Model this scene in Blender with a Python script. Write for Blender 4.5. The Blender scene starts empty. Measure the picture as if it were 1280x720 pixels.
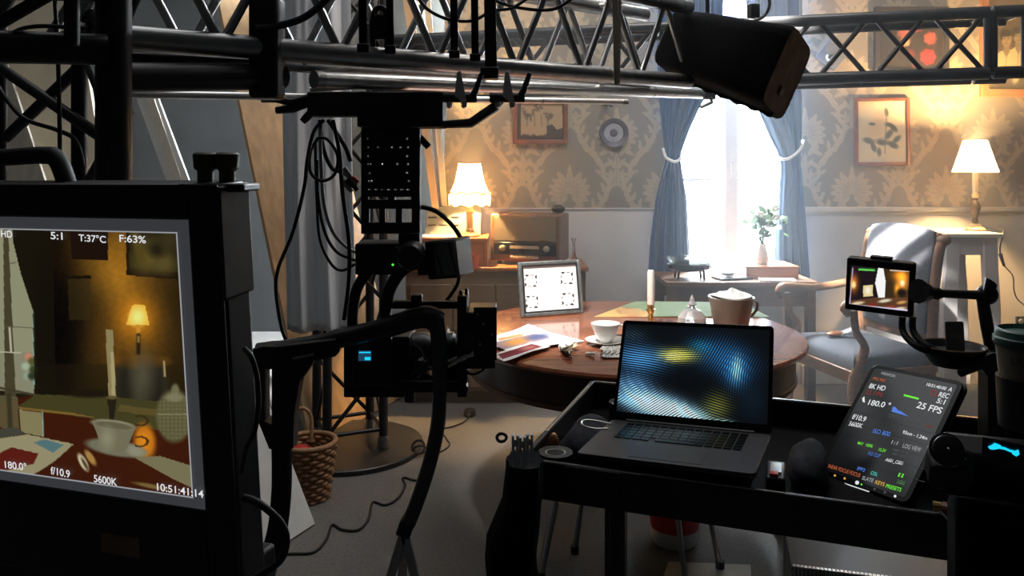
import bpy, math, random
import numpy as np
from mathutils import Matrix, Vector
random.seed(7)
SC = bpy.context.scene
COL = SC.collection
# ------------------------------------------------------------------ camera
HC, F, CX, CY = 1.4, 980.0, 640.0, 205.0
cam = bpy.data.cameras.new('camera')
cam.sensor_width = 36.0
cam.lens = F / 1280 * 36
cam.shift_y = -(360 - CY) / 1280
cam.clip_start = 0.02
camo = bpy.data.objects.new('camera', cam)
COL.objects.link(camo)
camo.location = (0, 0, HC)
camo.rotation_euler = (math.pi / 2, 0, 0)
SC.camera = camo
# ------------------------------------------------------------------ colour, world, large lights
vs = SC.view_settings
vs.view_transform = 'Standard'; vs.look = 'None'; vs.gamma = 1; vs.exposure = 0.0
vs.use_curve_mapping = False
W = bpy.data.worlds.new('studio'); SC.world = W; W.use_nodes = True
W.node_tree.nodes['Background'].inputs[0].default_value = (0.80, 0.9, 1.0, 1)
W.node_tree.nodes['Background'].inputs[1].default_value = 0.012
SC.cycles.volume_step_rate = 4
SC.cycles.volume_bounces = 0
SC.cycles.sample_clamp_indirect = 25

def light(name, kind, loc, target, power, color, size=.1, angle=None, blend=.4):
    d = bpy.data.lights.new(name, kind); d.energy = power; d.color = color
    if kind == 'AREA': d.shape = 'RECTANGLE'; d.size = size[0]; d.size_y = size[1]
    elif kind in ('POINT', 'SPOT'): d.shadow_soft_size = size
    if kind == 'SPOT': d.spot_size = math.radians(angle); d.spot_blend = blend
    o = bpy.data.objects.new(name, d); COL.objects.link(o); o.location = loc
    v = Vector(target) - Vector(loc)
    o.rotation_euler = v.to_track_quat('-Z', 'Y').to_euler()
    return o
# daylight lamp standing outside the window, shining down onto the dining table
light('window_daylight', 'AREA', (1.35, 5.85, 3.35), (0.80, 3.3, 0.7), 1900, (.86, .94, 1.0), (.7, .6))
# spotlight rigged high on the truss over the set, aimed at the table
light('truss_spot', 'SPOT', (-.25, 2.25, 2.75), (.36, 3.28, .78), 560, (1, .97, .92), .10, 36, .8)
# unseen narrow spot, added to whiten the top of the armchair back
light('armchair_fill_spot', 'SPOT', (.55, 3.0, 2.95), (1.97, 4.18, .89), 4200, (1, .98, .95), .03, 14, .5)
# unseen soft light from overhead, added to lift the set and its wall
light('overhead_fill', 'AREA', (.9, 3.3, 3.6), (1.3, 4.4, 1.2), 48, (1, .965, .93), (1.6, 1.0))
# unseen soft fill, added high up to brighten the studio floor
light('studio_fill', 'AREA', (-.9, 2.8, 4.5), (-.6, 3.2, 0.0), 30, (.96, .98, 1), (3, 2))

# ------------------------------------------------------------------ helpers
def P(x, y, D): return Vector(((x - CX) * D / F, D, HC - (y - CY) * D / F))
def onz(x, y, z):
    D = F * (HC - z) / (y - CY); return P(x, y, D)
def FL(x, y, z=0.0): return onz(x, y, z)

def s2l(c):
    c = np.asarray(c, float) / 255.0
    return np.where(c <= .04045, c / 12.92, ((c + .055) / 1.055) ** 2.4)

MATS = {}
def mat(name, col=(.5, .5, .5), rough=.5, metal=0., spec=.5, var=.12, scale=18, bump=0., emit=0., trans=0., coat=0., sheen=0., alpha=1., bscale=None, stretch=None, ecol=None):
    m = bpy.data.materials.new(name); m.use_nodes = True; MATS[name] = m
    nt = m.node_tree; N = nt.nodes; L = nt.links; b = N['Principled BSDF']
    b.inputs['Roughness'].default_value = rough; b.inputs['Metallic'].default_value = metal
    b.inputs['Specular IOR Level'].default_value = spec
    if trans: b.inputs['Transmission Weight'].default_value = trans
    if coat: b.inputs['Coat Weight'].default_value = coat; b.inputs['Coat Roughness'].default_value = .08
    if sheen: b.inputs['Sheen Weight'].default_value = sheen
    if alpha < 1: b.inputs['Alpha'].default_value = alpha
    tc = N.new('ShaderNodeTexCoord'); mp = N.new('ShaderNodeMapping')
    L.new(tc.outputs['Object'], mp.inputs[0])
    if stretch: mp.inputs['Scale'].default_value = stretch
    nz = N.new('ShaderNodeTexNoise'); nz.inputs['Scale'].default_value = scale; nz.inputs['Detail'].default_value = 4
    L.new(mp.outputs[0], nz.inputs['Vector'])
    rp = N.new('ShaderNodeValToRGB'); L.new(nz.outputs[0], rp.inputs[0])
    c = np.array(col); rp.color_ramp.elements[0].position = .3; rp.color_ramp.elements[1].position = .7
    rp.color_ramp.elements[0].color = (*np.clip(c * (1 - var), 0, 1), 1)
    rp.color_ramp.elements[1].color = (*np.clip(c * (1 + var), 0, 1), 1)
    L.new(rp.outputs[0], b.inputs['Base Color'])
    if bump:
        n2 = N.new('ShaderNodeTexNoise'); n2.inputs['Scale'].default_value = bscale or scale * 6
        L.new(mp.outputs[0], n2.inputs['Vector'])
        bp = N.new('ShaderNodeBump'); bp.inputs['Strength'].default_value = bump; bp.inputs['Distance'].default_value = .004
        L.new(n2.outputs[0], bp.inputs['Height']); L.new(bp.outputs[0], b.inputs['Normal'])
    if emit:
        b.inputs['Emission Color'].default_value = (*(ecol or col), 1); b.inputs['Emission Strength'].default_value = emit
    return m

def attr_mat(name, emit=0., rough=.6, spec=.3, bump=0.):
    m = bpy.data.materials.new(name); m.use_nodes = True; MATS[name] = m
    nt = m.node_tree; N = nt.nodes; L = nt.links; b = N['Principled BSDF']
    a = N.new('ShaderNodeAttribute'); a.attribute_name = 'ink'
    b.inputs['Roughness'].default_value = rough; b.inputs['Specular IOR Level'].default_value = spec
    if emit:
        b.inputs['Base Color'].default_value = (.01, .01, .01, 1)
        L.new(a.outputs['Color'], b.inputs['Emission Color']); b.inputs['Emission Strength'].default_value = emit
    else: L.new(a.outputs['Color'], b.inputs['Base Color'])
    if bump:
        nz = N.new('ShaderNodeTexNoise'); nz.inputs['Scale'].default_value = 120
        bp = N.new('ShaderNodeBump'); bp.inputs['Strength'].default_value = bump; bp.inputs['Distance'].default_value = .002
        L.new(nz.outputs[0], bp.inputs['Height']); L.new(bp.outputs[0], b.inputs['Normal'])
    return m

def world_origin(o):
    v = Vector((0, 0, 0))
    while o: v += o.location; o = o.parent
    return v

class MB:
    def __init__(s, M=None): s.v = []; s.f = []; s.M = M
    def add(s, vs_, fs):
        n = len(s.v)
        for p in vs_:
            p = Vector(p); s.v.append(s.M @ p if s.M is not None else p)
        s.f += [[i + n for i in f] for f in fs]
        return s
    def box(s, c, size, R=None):
        a, b, d = (x / 2 for x in size); c = Vector(c); R = R or Matrix.Identity(3)
        q = [(-a, -b, -d), (a, -b, -d), (a, b, -d), (-a, b, -d), (-a, -b, d), (a, -b, d), (a, b, d), (-a, b, d)]
        return s.add([c + R @ Vector(p) for p in q], [(0, 3, 2, 1), (4, 5, 6, 7), (0, 1, 5, 4), (1, 2, 6, 5), (2, 3, 7, 6), (3, 0, 4, 7)])
    def bar(s, p0, p1, w, h, up=(0, 0, 1)):
        p0, p1 = Vector(p0), Vector(p1); d = (p1 - p0); l = d.length; d.normalize()
        u = Vector(up); sd = d.cross(u)
        if sd.length < 1e-4: sd = d.cross(Vector((1, 0, 0)))
        sd.normalize(); u = sd.cross(d)
        R = Matrix((d, sd, u)).transposed()
        return s.box((p0 + p1) / 2, (l, w, h), R)
    def tube(s, pts, r, n=10, closed=False, cap=True):
        pts = [Vector(p) for p in pts]; m = len(pts)
        rs = r if isinstance(r, (list, tuple)) else [r] * m
        T = []
        for i in range(m):
            a = pts[(i - 1) % m] if (closed or i > 0) else pts[i]
            b = pts[(i + 1) % m] if (closed or i < m - 1) else pts[i]
            t = b - a
            T.append(t.normalized() if t.length > 1e-9 else Vector((0, 0, 1)))
        u = T[0].orthogonal().normalized(); V = []
        for i in range(m):
            u = (u - T[i] * u.dot(T[i]))
            u = u.normalized() if u.length > 1e-6 else T[i].orthogonal().normalized()
            w = T[i].cross(u)
            for k in range(n):
                a = 2 * math.pi * k / n
                V.append(pts[i] + (u * math.cos(a) + w * math.sin(a)) * rs[i])
        Fs = []
        for i in range(m if closed else m - 1):
            j = (i + 1) % m
            for k in range(n):
                k2 = (k + 1) % n
                Fs.append((i * n + k, i * n + k2, j * n + k2, j * n + k))
        if cap and not closed:
            Fs.append(tuple(range(n - 1, -1, -1))); Fs.append(tuple((m - 1) * n + k for k in range(n)))
        return s.add(V, Fs)
    def cyl(s, p0, p1, r0, r1=None, n=16): return s.tube([p0, p1], [r0, r0 if r1 is None else r1], n)
    def lathe(s, prof, c=(0, 0, 0), n=28, axis=None, wav=None):
        c = Vector(c); R = Matrix.Identity(3)
        if axis is not None: R = Vector((0, 0, 1)).rotation_difference(Vector(axis).normalized()).to_matrix()
        V = []; m = len(prof)
        for i, (r, z) in enumerate(prof):
            for k in range(n):
                a = 2 * math.pi * k / n; rr, zz = r, z
                if wav: rr, zz = wav(i, a, r, z)
                V.append(c + R @ Vector((rr * math.cos(a), rr * math.sin(a), zz)))
        Fs = [(i * n + k, i * n + (k + 1) % n, (i + 1) * n + (k + 1) % n, (i + 1) * n + k) for i in range(m - 1) for k in range(n)]
        if prof[0][0] > 1e-5: Fs.append(tuple(range(n - 1, -1, -1))) if not wav else None
        if prof[-1][0] > 1e-5: Fs.append(tuple((m - 1) * n + k for k in range(n))) if not wav else None
        return s.add(V, Fs)
    def shell(s, prof, c=(0, 0, 0), n=28, wav=None):      # open lathe without caps
        c = Vector(c); V = []; m = len(prof)
        for i, (r, z) in enumerate(prof):
            for k in range(n):
                a = 2 * math.pi * k / n; rr, zz = (r, z) if not wav else wav(i, a, r, z)
                V.append(c + Vector((rr * math.cos(a), rr * math.sin(a), zz)))
        return s.add(V, [(i * n + k, i * n + (k + 1) % n, (i + 1) * n + (k + 1) % n, (i + 1) * n + k) for i in range(m - 1) for k in range(n)])
    def prism(s, poly, d):          # poly: list of 3d points (planar), d: extrusion vector
        poly = [Vector(p) for p in poly]; d = Vector(d); n = len(poly)
        return s.add(poly + [p + d for p in poly], [tuple(range(n - 1, -1, -1)), tuple(range(n, 2 * n))] + [(i, (i + 1) % n, n + (i + 1) % n, n + i) for i in range(n)])
    def grid(s, rows):
        m, n = len(rows), len(rows[0])
        return s.add([p for r in rows for p in r], [(i * n + j, i * n + j + 1, (i + 1) * n + j + 1, (i + 1) * n + j) for i in range(m - 1) for j in range(n - 1)])
    def ell(s, c, r, n=16, m=10, R=None):
        c = Vector(c); R = R or Matrix.Identity(3); V = []; Fs = []
        for i in range(m + 1):
            t = math.pi * i / m
            for k in range(n):
                a = 2 * math.pi * k / n
                V.append(c + R @ Vector((r[0] * math.sin(t) * math.cos(a), r[1] * math.sin(t) * math.sin(a), r[2] * math.cos(t))))
        for i in range(m):
            for k in range(n): Fs.append((i * n + k, (i + 1) * n + k, (i + 1) * n + (k + 1) % n, i * n + (k + 1) % n))
        return s.add(V, Fs)
    def build(s, name, m, parent=None, smooth=35, bevel=0., solid=0., seg=2, loc=None):
        me = bpy.data.meshes.new(name)
        if parent is not None: o0 = world_origin(parent)
        elif loc is not None: o0 = Vector(loc)
        else:
            xs = [p.x for p in s.v]; ys = [p.y for p in s.v]; zs = [p.z for p in s.v]
            o0 = Vector(((min(xs) + max(xs)) / 2, (min(ys) + max(ys)) / 2, min(zs)))
        me.from_pydata([tuple(p - o0) for p in s.v], [], s.f)
        me.validate()
        o = bpy.data.objects.new(name, me); COL.objects.link(o)
        if parent is not None: o.parent = parent
        else: o.location = o0
        me.materials.append(MATS[m] if isinstance(m, str) else m)
        if smooth:
            me.polygons.foreach_set('use_smooth', [True] * len(me.polygons))
            me.set_sharp_from_angle(angle=math.radians(smooth))
        if solid:
            md = o.modifiers.new('solid', 'SOLIDIFY'); md.thickness = solid; md.offset = 0
        if bevel:
            md = o.modifiers.new('bevel', 'BEVEL'); md.width = bevel; md.segments = seg; md.limit_method = 'ANGLE'; md.angle_limit = math.radians(50)
        return o

def tag(o, label, cat, group=None, kind=None):
    o['label'] = label; o['category'] = cat
    if group: o['group'] = group
    if kind: o['kind'] = kind
    return o
def thing(name, label, cat, loc, group=None):
    o = bpy.data.objects.new(name, None); COL.objects.link(o); o.location = loc; o.empty_display_size = .05
    return tag(o, label, cat, group)
def struct(o, label, cat='structure'):
    o['kind'] = 'structure'; o['label'] = label; o['category'] = cat; return o

def rotz(a): return Matrix.Rotation(a, 3, 'Z')
def frame3(r, u, n): return Matrix((Vector(r), Vector(u), Vector(n))).transposed()
def bez(pts, k=8):       # catmull-rom
    pts = [Vector(p) for p in pts]; q = [pts[0]] + pts + [pts[-1]]; out = []
    for i in range(1, len(q) - 2):
        a, b, c, d = q[i - 1:i + 3]
        for j in range(k):
            t = j / k
            out.append(.5 * ((2 * b) + (c - a) * t + (2 * a - 5 * b + 4 * c - d) * t * t + (3 * b - a - 3 * c + d) * t ** 3))
    return out + [pts[-1]]

# ------------------------------------------------------------------ flat print (colours of screens, pictures, paper)
class Ink:
    def __init__(s, X, Y, base): s.X, s.Y = X, Y; s.C = np.ones(X.shape + (3,)) * np.array(base, float)
    def mix(s, m, col): s.C += m[..., None] * (np.array(col, float) - s.C); return s
    def add(s, m, col): s.C += m[..., None] * np.array(col, float); return s
    def ell(s, cx, cy, rx, ry, col, soft=.15, rot=0., amt=1., op='mix'):
        c, n = math.cos(rot), math.sin(rot); dx, dy = s.X - cx, s.Y - cy
        d = np.sqrt(((dx * c + dy * n) / rx) ** 2 + ((-dx * n + dy * c) / ry) ** 2)
        m = np.clip((1 + soft - d) / (2 * soft + 1e-6), 0, 1) * amt
        return s.mix(m, col) if op == 'mix' else s.add(m, col)
    def glow(s, cx, cy, rx, ry, col, amt=1., p=2):
        d = ((s.X - cx) / rx) ** 2 + ((s.Y - cy) / ry) ** 2
        return s.add(np.exp(-d ** (p / 2)) * amt, col)
    def poly(s, pts, col, amt=1.):
        X, Y = s.X, s.Y; ins = np.zeros(X.shape, bool); n = len(pts); j = n - 1
        for i in range(n):
            (xi, yi), (xj, yj) = pts[i], pts[j]
            if yi != yj:
                c = ((yi > Y) != (yj > Y)) & (X < (xj - xi) * (Y - yi) / (yj - yi) + xi)
                ins ^= c
            j = i
        return s.mix(ins * amt, col)
    def line(s, p, q, w, col, amt=1.):
        px, py = p; dx, dy = q[0] - px, q[1] - py; l2 = dx * dx + dy * dy + 1e-12
        t = np.clip(((s.X - px) * dx + (s.Y - py) * dy) / l2, 0, 1)
        d = np.hypot(s.X - px - t * dx, s.Y - py - t * dy)
        return s.mix(np.clip(1.5 - d / (w / 2), 0, 1) * amt, col)

def print_sheet(name, m, parent, pts, fn, label=None, solid=0.):
    """pts: array (ny,nx,3) of world points; fn(x_px,y_px,i,j) gives an Ink"""
    ny, nx = pts.shape[:2]
    X = CX + F * pts[..., 0] / pts[..., 1]; Y = CY - F * (pts[..., 2] - HC) / pts[..., 1]
    C = fn(X, Y).C
    me = bpy.data.meshes.new(name); o0 = np.array(world_origin(parent)) if parent is not None else np.array([0, 0, 0.])
    idx = np.arange(nx * ny).reshape(ny, nx)
    fs = np.stack([idx[:-1, :-1], idx[1:, :-1], idx[1:, 1:], idx[:-1, 1:]], -1).reshape(-1, 4)
    me.from_pydata((pts.reshape(-1, 3) - o0).tolist(), [], fs.tolist())
    a = me.color_attributes.new('ink', 'FLOAT_COLOR', 'POINT')
    cc = np.ones((nx * ny, 4)); cc[:, :3] = s2l(np.clip(C, 0, 255)).reshape(-1, 3)
    a.data.foreach_set('color', cc.astype(np.float32).ravel())
    me.materials.append(MATS[m]); me.polygons.foreach_set('use_smooth', [True] * len(me.polygons))
    o = bpy.data.objects.new(name, me); COL.objects.link(o)
    if parent is not None: o.parent = parent
    if solid:
        md = o.modifiers.new('solid', 'SOLIDIFY'); md.thickness = solid; md.offset = -1
    return o
def quad_pts(o, r, u, w, h, nx, ny):     # o = top left corner, r right unit, u up unit
    a = np.linspace(0, w, nx)[None, :, None]; b = np.linspace(0, h, ny)[:, None, None]
    return np.array(o)[None, None] + a * np.array(r)[None, None] - b * np.array(u)[None, None]

def hit(px, py, o, n):
    d = Vector(((px - CX) / F, 1.0, -(py - CY) / F)); c = Vector((0, 0, HC))
    t = (Vector(o) - c).dot(Vector(n)) / d.dot(Vector(n)); return c + d * t

TXT = {}
def text(body, p0, p1, hpx, o, n, m, parent, lift=.0006, name='text', hk=1.0):
    """flat lettering lying on the plane (o,n), baseline from pixel p0 to pixel p1"""
    if body not in TXT:
        cu = bpy.data.curves.new('text', 'FONT'); cu.body = body; cu.offset = .012
        ob = bpy.data.objects.new('text', cu); COL.objects.link(ob)
        dg = bpy.context.evaluated_depsgraph_get()
        me = bpy.data.meshes.new_from_object(ob.evaluated_get(dg))
        bpy.data.objects.remove(ob); co = np.array([v.co[:] for v in me.vertices]); TXT[body] = (co, [list(p.vertices) for p in me.polygons]); bpy.data.meshes.remove(me)
    co, fs = TXT[body]
    n = Vector(n).normalized(); a = hit(*p0, o, n); b = hit(*p1, o, n); r = b - a; w = r.length; r.normalize(); u = n.cross(r)
    if u.z < 0: u = -u
    x0, x1 = co[:, 0].min(), co[:, 0].max(); sx = w / (x1 - x0)
    D = (a.y + b.y) / 2; hm = hpx * hk * D / F / max(.3, abs(u.z)); ch = co[:, 1].max(); sy = hm / ch
    mb = MB(); mb.add([a + r * (c[0] - x0) * sx + u * c[1] * sy + n * lift for c in co], fs)
    return mb.build(name, m, parent, smooth=0)
# ------------------------------------------------------------------ materials
mat('carpet', (.165, .157, .148), .95, var=.18, scale=90, bump=.5, bscale=900, spec=.1)
mat('lower_wall', (.62, .61, .60), .75, var=.05, scale=5)
mat('rail_paint', (.62, .58, .50), .45, var=.05)
mat('studio_wall', (.035, .037, .038), .9, var=.2, scale=3)
mat('flat_cream', (.80, .70, .52), .8, var=.1, scale=4)
mat('flat_grey', (.13, .135, .13), .85, var=.12, scale=5)
mat('ply', (.52, .34, .18), .7, var=.16, scale=3, stretch=(9, 9, .8))
mat('timber_pale', (.66, .56, .40), .7, var=.12, scale=3, stretch=(9, 9, .8))
mat('timber_dull', (.42, .38, .31), .8, var=.12, scale=3, stretch=(9, 9, .8))
mat('white_board', (.74, .73, .69), .6, var=.04)
mat('window_white', (.80, .72, .68), .35, var=.04)
mat('curtain_blue', (.036, .105, .25), .85, var=.15, scale=30, bump=.25, sheen=.4, stretch=(1, 1, .1))
mat('curtain_grey', (.74, .76, .78), .9, var=.12, scale=30, bump=.2, sheen=.2, stretch=(1, 1, .1))
mat('cord_white', (.8, .8, .78), .7)
mat('mahogany', (.34, .11, .05), .16, var=.35, scale=5, stretch=(1, 9, 9), coat=.7)
mat('mahogany_dark', (.07, .03, .018), .3, var=.3, scale=6, stretch=(1, 1, .15))
mat('walnut', (.16, .075, .035), .45, var=.3, scale=6, stretch=(.3, 5, 5))
mat('sideboard_wood', (.20, .12, .07), .5, var=.25, scale=5, stretch=(.3, 5, 5))
mat('red_wood', (.38, .13, .05), .4, var=.25, scale=6, stretch=(.3, 5, 5))
mat('oak', (.24, .115, .055), .4, var=.22, scale=8, stretch=(2, 2, 9))
mat('chair_cloth', (.13, .13, .15), .95, var=.35, scale=160, bump=.4, sheen=.3)
mat('grey_paint', (.44, .42, .42), .6, var=.08, scale=8)
mat('brass', (.55, .37, .13), .3, metal=1, var=.15)
mat('bronze', (.10, .07, .035), .35, metal=.6, var=.2)
mat('marble_gold', (.75, .60, .33), .3, var=.2)
mat('onyx', (.62, .42, .22), .3, var=.2, scale=20)
mat('wax', (.86, .80, .70), .5, var=.03)
mat('porcelain', (.82, .80, .77), .15, var=.03, coat=.5)
mat('pot_glaze', (.30, .25, .20), .3, var=.18, scale=10, coat=.4)
mat('chrome', (.75, .75, .76), .18, metal=1, var=.05)
mat('steel_grey', (.36, .36, .37), .4, metal=.7, var=.1)
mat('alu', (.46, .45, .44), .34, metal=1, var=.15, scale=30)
mat('alu_bright', (.75, .74, .72), .3, metal=1, var=.1, scale=30)
mat('black_steel', (.018, .018, .019), .38, var=.3, spec=.5)
mat('black_paint', (.012, .012, .013), .5, var=.3)
mat('black_plastic', (.010, .010, .011), .45, var=.2)
mat('black_rubber', (.010, .010, .010), .6, var=.2)
mat('black_cloth', (.008, .008, .009), .95, var=.3, scale=60, bump=.2, spec=.1)
mat('skirt_brown', (.20, .12, .07), .8, var=.3)
mat('charcoal_cloth', (.035, .037, .045), .95, var=.25, scale=90, bump=.3, spec=.15)
mat('laptop_grey', (.075, .075, .08), .42, metal=.85, var=.05)
mat('key_black', (.012, .012, .013), .5)
mat('bezel', (.006, .006, .007), .25, spec=.2)
mat('leg_grey', (.06, .062, .065), .45, var=.15)
mat('screen_grey', (.01, .01, .01), .4, emit=1., ecol=tuple(s2l((52, 54, 58))))
mat('tool_grey', (.42, .48, .52), .5, var=.2)
mat('copper', (.62, .26, .13), .35, metal=.8)
mat('red_plastic', (.55, .03, .02), .45)
mat('white_plastic', (.62, .62, .60), .45, var=.05)
mat('green_lid', (.05, .12, .10), .45, var=.1)
mat('cup_paper', (.20, .17, .13), .7, var=.1)
mat('cup_print', (.05, .05, .045), .7)
mat('card_grey', (.22, .21, .19), .8, var=.05)
mat('cardboard', (.42, .36, .28), .85, var=.08)
mat('wicker', (.36, .19, .09), .65, var=.3, scale=60)
mat('frame_wood', (.20, .065, .03), .35, var=.25, scale=20)
mat('frame_orange', (.42, .17, .06), .4, var=.2, scale=20)
mat('frame_dark', (.035, .028, .03), .4, var=.2)
mat('frame_pewter', (.22, .24, .24), .25, metal=.6, var=.3, scale=60)
mat('mount_paper', (.80, .77, .68), .8, var=.03)
mat('plate_glaze', (.33, .34, .38), .3, var=.2)
mat('plate_rim', (.11, .10, .12), .4, var=.3)
mat('speaker_cloth', (.19, .155, .10), .9, var=.1, scale=200, bump=.4)
mat('dial_black', (.015, .014, .013), .15)
mat('ivory', (.40, .34, .22), .4)
mat('leaf_green', (.06, .12, .03), .55, var=.35, scale=40)
mat('petal', (.86, .84, .68), .6, var=.1)
mat('leaf_dry', (.16, .12, .07), .6, var=.3)
mat('paper_white', (.84, .83, .80), .8, var=.03)
mat('napkin', (.82, .80, .74), .9, var=.04)
mat('pink_glass', (.75, .25, .16), .08, trans=.6)
mat('clear_glass', (.95, .96, .96), .03, trans=1., spec=.5)
mat('dish_black', (.02, .022, .022), .25, var=.2, coat=.4)
mat('cream_strap', (.50, .45, .36), .7)
mat('white_emit', (1, 1, 1), .5, emit=1.0, ecol=(.9, .92, 1.))
mat('cyan_emit', (0, .1, .1), .5, emit=1.3, ecol=(.01, .55, .85))
mat('blue_emit', (0, .05, .1), .5, emit=1., ecol=(.012, .05, .11))
mat('green_emit', (0, .1, 0), .5, emit=1.2, ecol=(.10, .75, .05))
attr_mat('screen_ink', emit=1.0)
attr_mat('paper_ink', rough=.75)
attr_mat('wallpaper_ink', rough=.7, spec=.2, bump=.12)
for nm, c in dict(t_white=(225, 228, 230), t_soft=(150, 152, 155), t_dim=(70, 72, 76), t_orange=(170, 80, 40), t_red=(120, 32, 24), t_green=(105, 235, 45), t_blue=(70, 120, 215), t_cyan=(60, 205, 190), t_yellow=(220, 170, 60), t_sage=(70, 130, 70), t_osd=(225, 225, 228)).items():
    mat(nm, (.02, .02, .02), .5, emit=1., ecol=tuple(s2l(c)))

def thin_glass(name, tint=(.95, .97, .98), gl=.10):
    m = bpy.data.materials.new(name); m.use_nodes = True; MATS[name] = m
    N = m.node_tree.nodes; L = m.node_tree.links; N.remove(N['Principled BSDF'])
    t = N.new('ShaderNodeBsdfTransparent'); t.inputs[0].default_value = (*tint, 1)
    g = N.new('ShaderNodeBsdfGlossy'); g.inputs['Roughness'].default_value = .03
    nz = N.new('ShaderNodeTexNoise'); nz.inputs['Scale'].default_value = 2
    mx = N.new('ShaderNodeMixShader'); mx.inputs[0].default_value = gl
    ml = N.new('ShaderNodeMath'); ml.operation = 'MULTIPLY'; ml.inputs[1].default_value = gl * 2
    L.new(nz.outputs[0], ml.inputs[0]); L.new(ml.outputs[0], mx.inputs[0])
    L.new(t.outputs[0], mx.inputs[1]); L.new(g.outputs[0], mx.inputs[2]); L.new(mx.outputs[0], N['Material Output'].inputs[0])
mat('cut_glass', (.85, .86, .86), .12, trans=.45, var=.05)
thin_glass('pane_glass', gl=.05); thin_glass('table_glass', (.86, .88, .86), .22)
def shade_mat(name, col, emit):
    m = bpy.data.materials.new(name); m.use_nodes = True; MATS[name] = m
    N = m.node_tree.nodes; L = m.node_tree.links; N.remove(N['Principled BSDF'])
    t = N.new('ShaderNodeBsdfTranslucent'); d = N.new('ShaderNodeBsdfDiffuse')
    nz = N.new('ShaderNodeTexNoise'); nz.inputs['Scale'].default_value = 60
    rp = N.new('ShaderNodeValToRGB'); rp.color_ramp.elements[0].color = (*[c * .93 for c in col], 1); rp.color_ramp.elements[1].color = (*col, 1)
    L.new(nz.outputs[0], rp.inputs[0]); L.new(rp.outputs[0], t.inputs[0]); L.new(rp.outputs[0], d.inputs[0])
    mx = N.new('ShaderNodeMixShader'); mx.inputs[0].default_value = .6
    L.new(d.outputs[0], mx.inputs[1]); L.new(t.outputs[0], mx.inputs[2]); L.new(mx.outputs[0], N['Material Output'].inputs[0])
shade_mat('shade_cream', (.86, .74, .50), 0)
mat('bulb', (1, .8, .5), .5, emit=12, ecol=(1, .66, .3))
# a white diffusion sheet outside the window, its backlight put in as emission
m = mat('diffusion', (.9, .9, .9), .8, emit=12, ecol=(.80, .91, 1.0))

# ------------------------------------------------------------------ the setting
WY = 5.0
struct(MB().box((0, 2.4, -.05), (14, 13, .1)).build('floor', 'carpet', smooth=0), 'grey carpeted studio floor', 'floor')
XL, XR = -.43, 4.4
OX0, OX1, OZ0, OZ1 = 1.02, 1.84, .60, 2.75       # window opening
RAIL = 1.12
wb = MB()
for (a, b, c, d) in ((XL, OX0, 0, RAIL), (OX1, XR, 0, RAIL), (OX0, OX1, 0, OZ0)):
    wb.box(((a + b) / 2, WY + .06, (c + d) / 2), (b - a, .12, d - c))
for (a, b, c, d) in ((XL, OX0, RAIL, 3.2), (OX1, XR, RAIL, 3.2), (OX0, OX1, OZ1, 3.2)):
    wb.box(((a + b) / 2, WY + .065, (c + d) / 2), (b - a, .11, d - c))
wallb = struct(wb.build('wall_back', 'lower_wall', smooth=0, loc=(1.4, WY, 0)), 'back wall of the set, pale grey below and damask wallpaper above', 'wall')

def damask(X, Y):
    """X,Y metres on the wall"""
    Wd, Hd = .60, .74
    val = np.zeros(X.shape)
    for ox, oy in ((0, 0), (Wd / 2, Hd / 2)):
        for sy in (0,):
            u = (X - ox + Wd / 2) % Wd - Wd / 2; v = (Y - oy + Hd / 2) % Hd - Hd / 2
            au = np.abs(u)
            def leaf(cx, cy, rx, ry, rot, amt=1.):
                nonlocal val
                c, n = math.cos(rot), math.sin(rot); dx, dy = au - cx, v - cy
                a = (dx * c + dy * n) / rx; b = (-dx * n + dy * c) / ry
                e = a * a + b * b * np.clip(1 + .8 * a, .35, 3)
                k = np.clip((1.12 - e) / .25, 0, 1)
                vein = np.clip(1 - np.abs(b) / .14, 0, 1) * (np.abs(a) < .75)
                val = np.where(k > 0, np.maximum(val * (1 - k) + k * amt * (1 - .55 * vein), val * 0), val)
            # medallion: two tiers of pointed petals
            for an in (-50, -28, -6, 16, 38, 60, 90):
                t = math.radians(an); rr_ = .088 + .012 * (an > 50); leaf(rr_ * math.cos(t), rr_ * .92 * math.sin(t), .050, .0215, t)
            for an in (-35, -10, 15, 42, 68, 90):
                t = math.radians(an); leaf(.047 * math.cos(t), .045 * math.sin(t), .034, .0125, t, .75)
            leaf(0, .005, .022, .022, 0, .95); leaf(0, .145, .022, .011, math.pi / 2)
            leaf(.045, -.108, .045, .016, -2.2); leaf(.085, -.125, .034, .013, -.5)
            # scrolled urn below
            leaf(0, -.165, .038, .016, math.pi / 2, .9); leaf(.030, -.19, .040, .013, .9)
            leaf(.072, -.205, .040, .013, -.5); leaf(.088, -.245, .034, .012, -1.4); leaf(.045, -.265, .036, .012, .35)
            leaf(0, -.245, .030, .022, math.pi / 2, .85); leaf(0, -.30, .038, .016, math.pi / 2, .9); leaf(.05, -.315, .042, .013, .7); leaf(.085, -.345, .030, .011, 1.5)
            # acanthus branches climbing at the sides
            for (cx, cy, rx, ry, ro) in ((.125, -.165, .052, .018, .95), (.165, -.115, .050, .018, .75), (.150, -.072, .030, .012, 1.7), (.205, -.075, .050, .017, 1.0), (.190, -.030, .030, .012, 2.0), (.235, -.020, .048, .016, 1.2), (.215, .030, .034, .012, 2.1), (.255, .045, .044, .015, 1.4), (.225, .085, .036, .013, 2.4), (.265, .105, .040, .013, 1.7), (.195, .120, .036, .013, 2.7)):
                leaf(cx, cy, rx, ry, ro)
    return val

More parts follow.
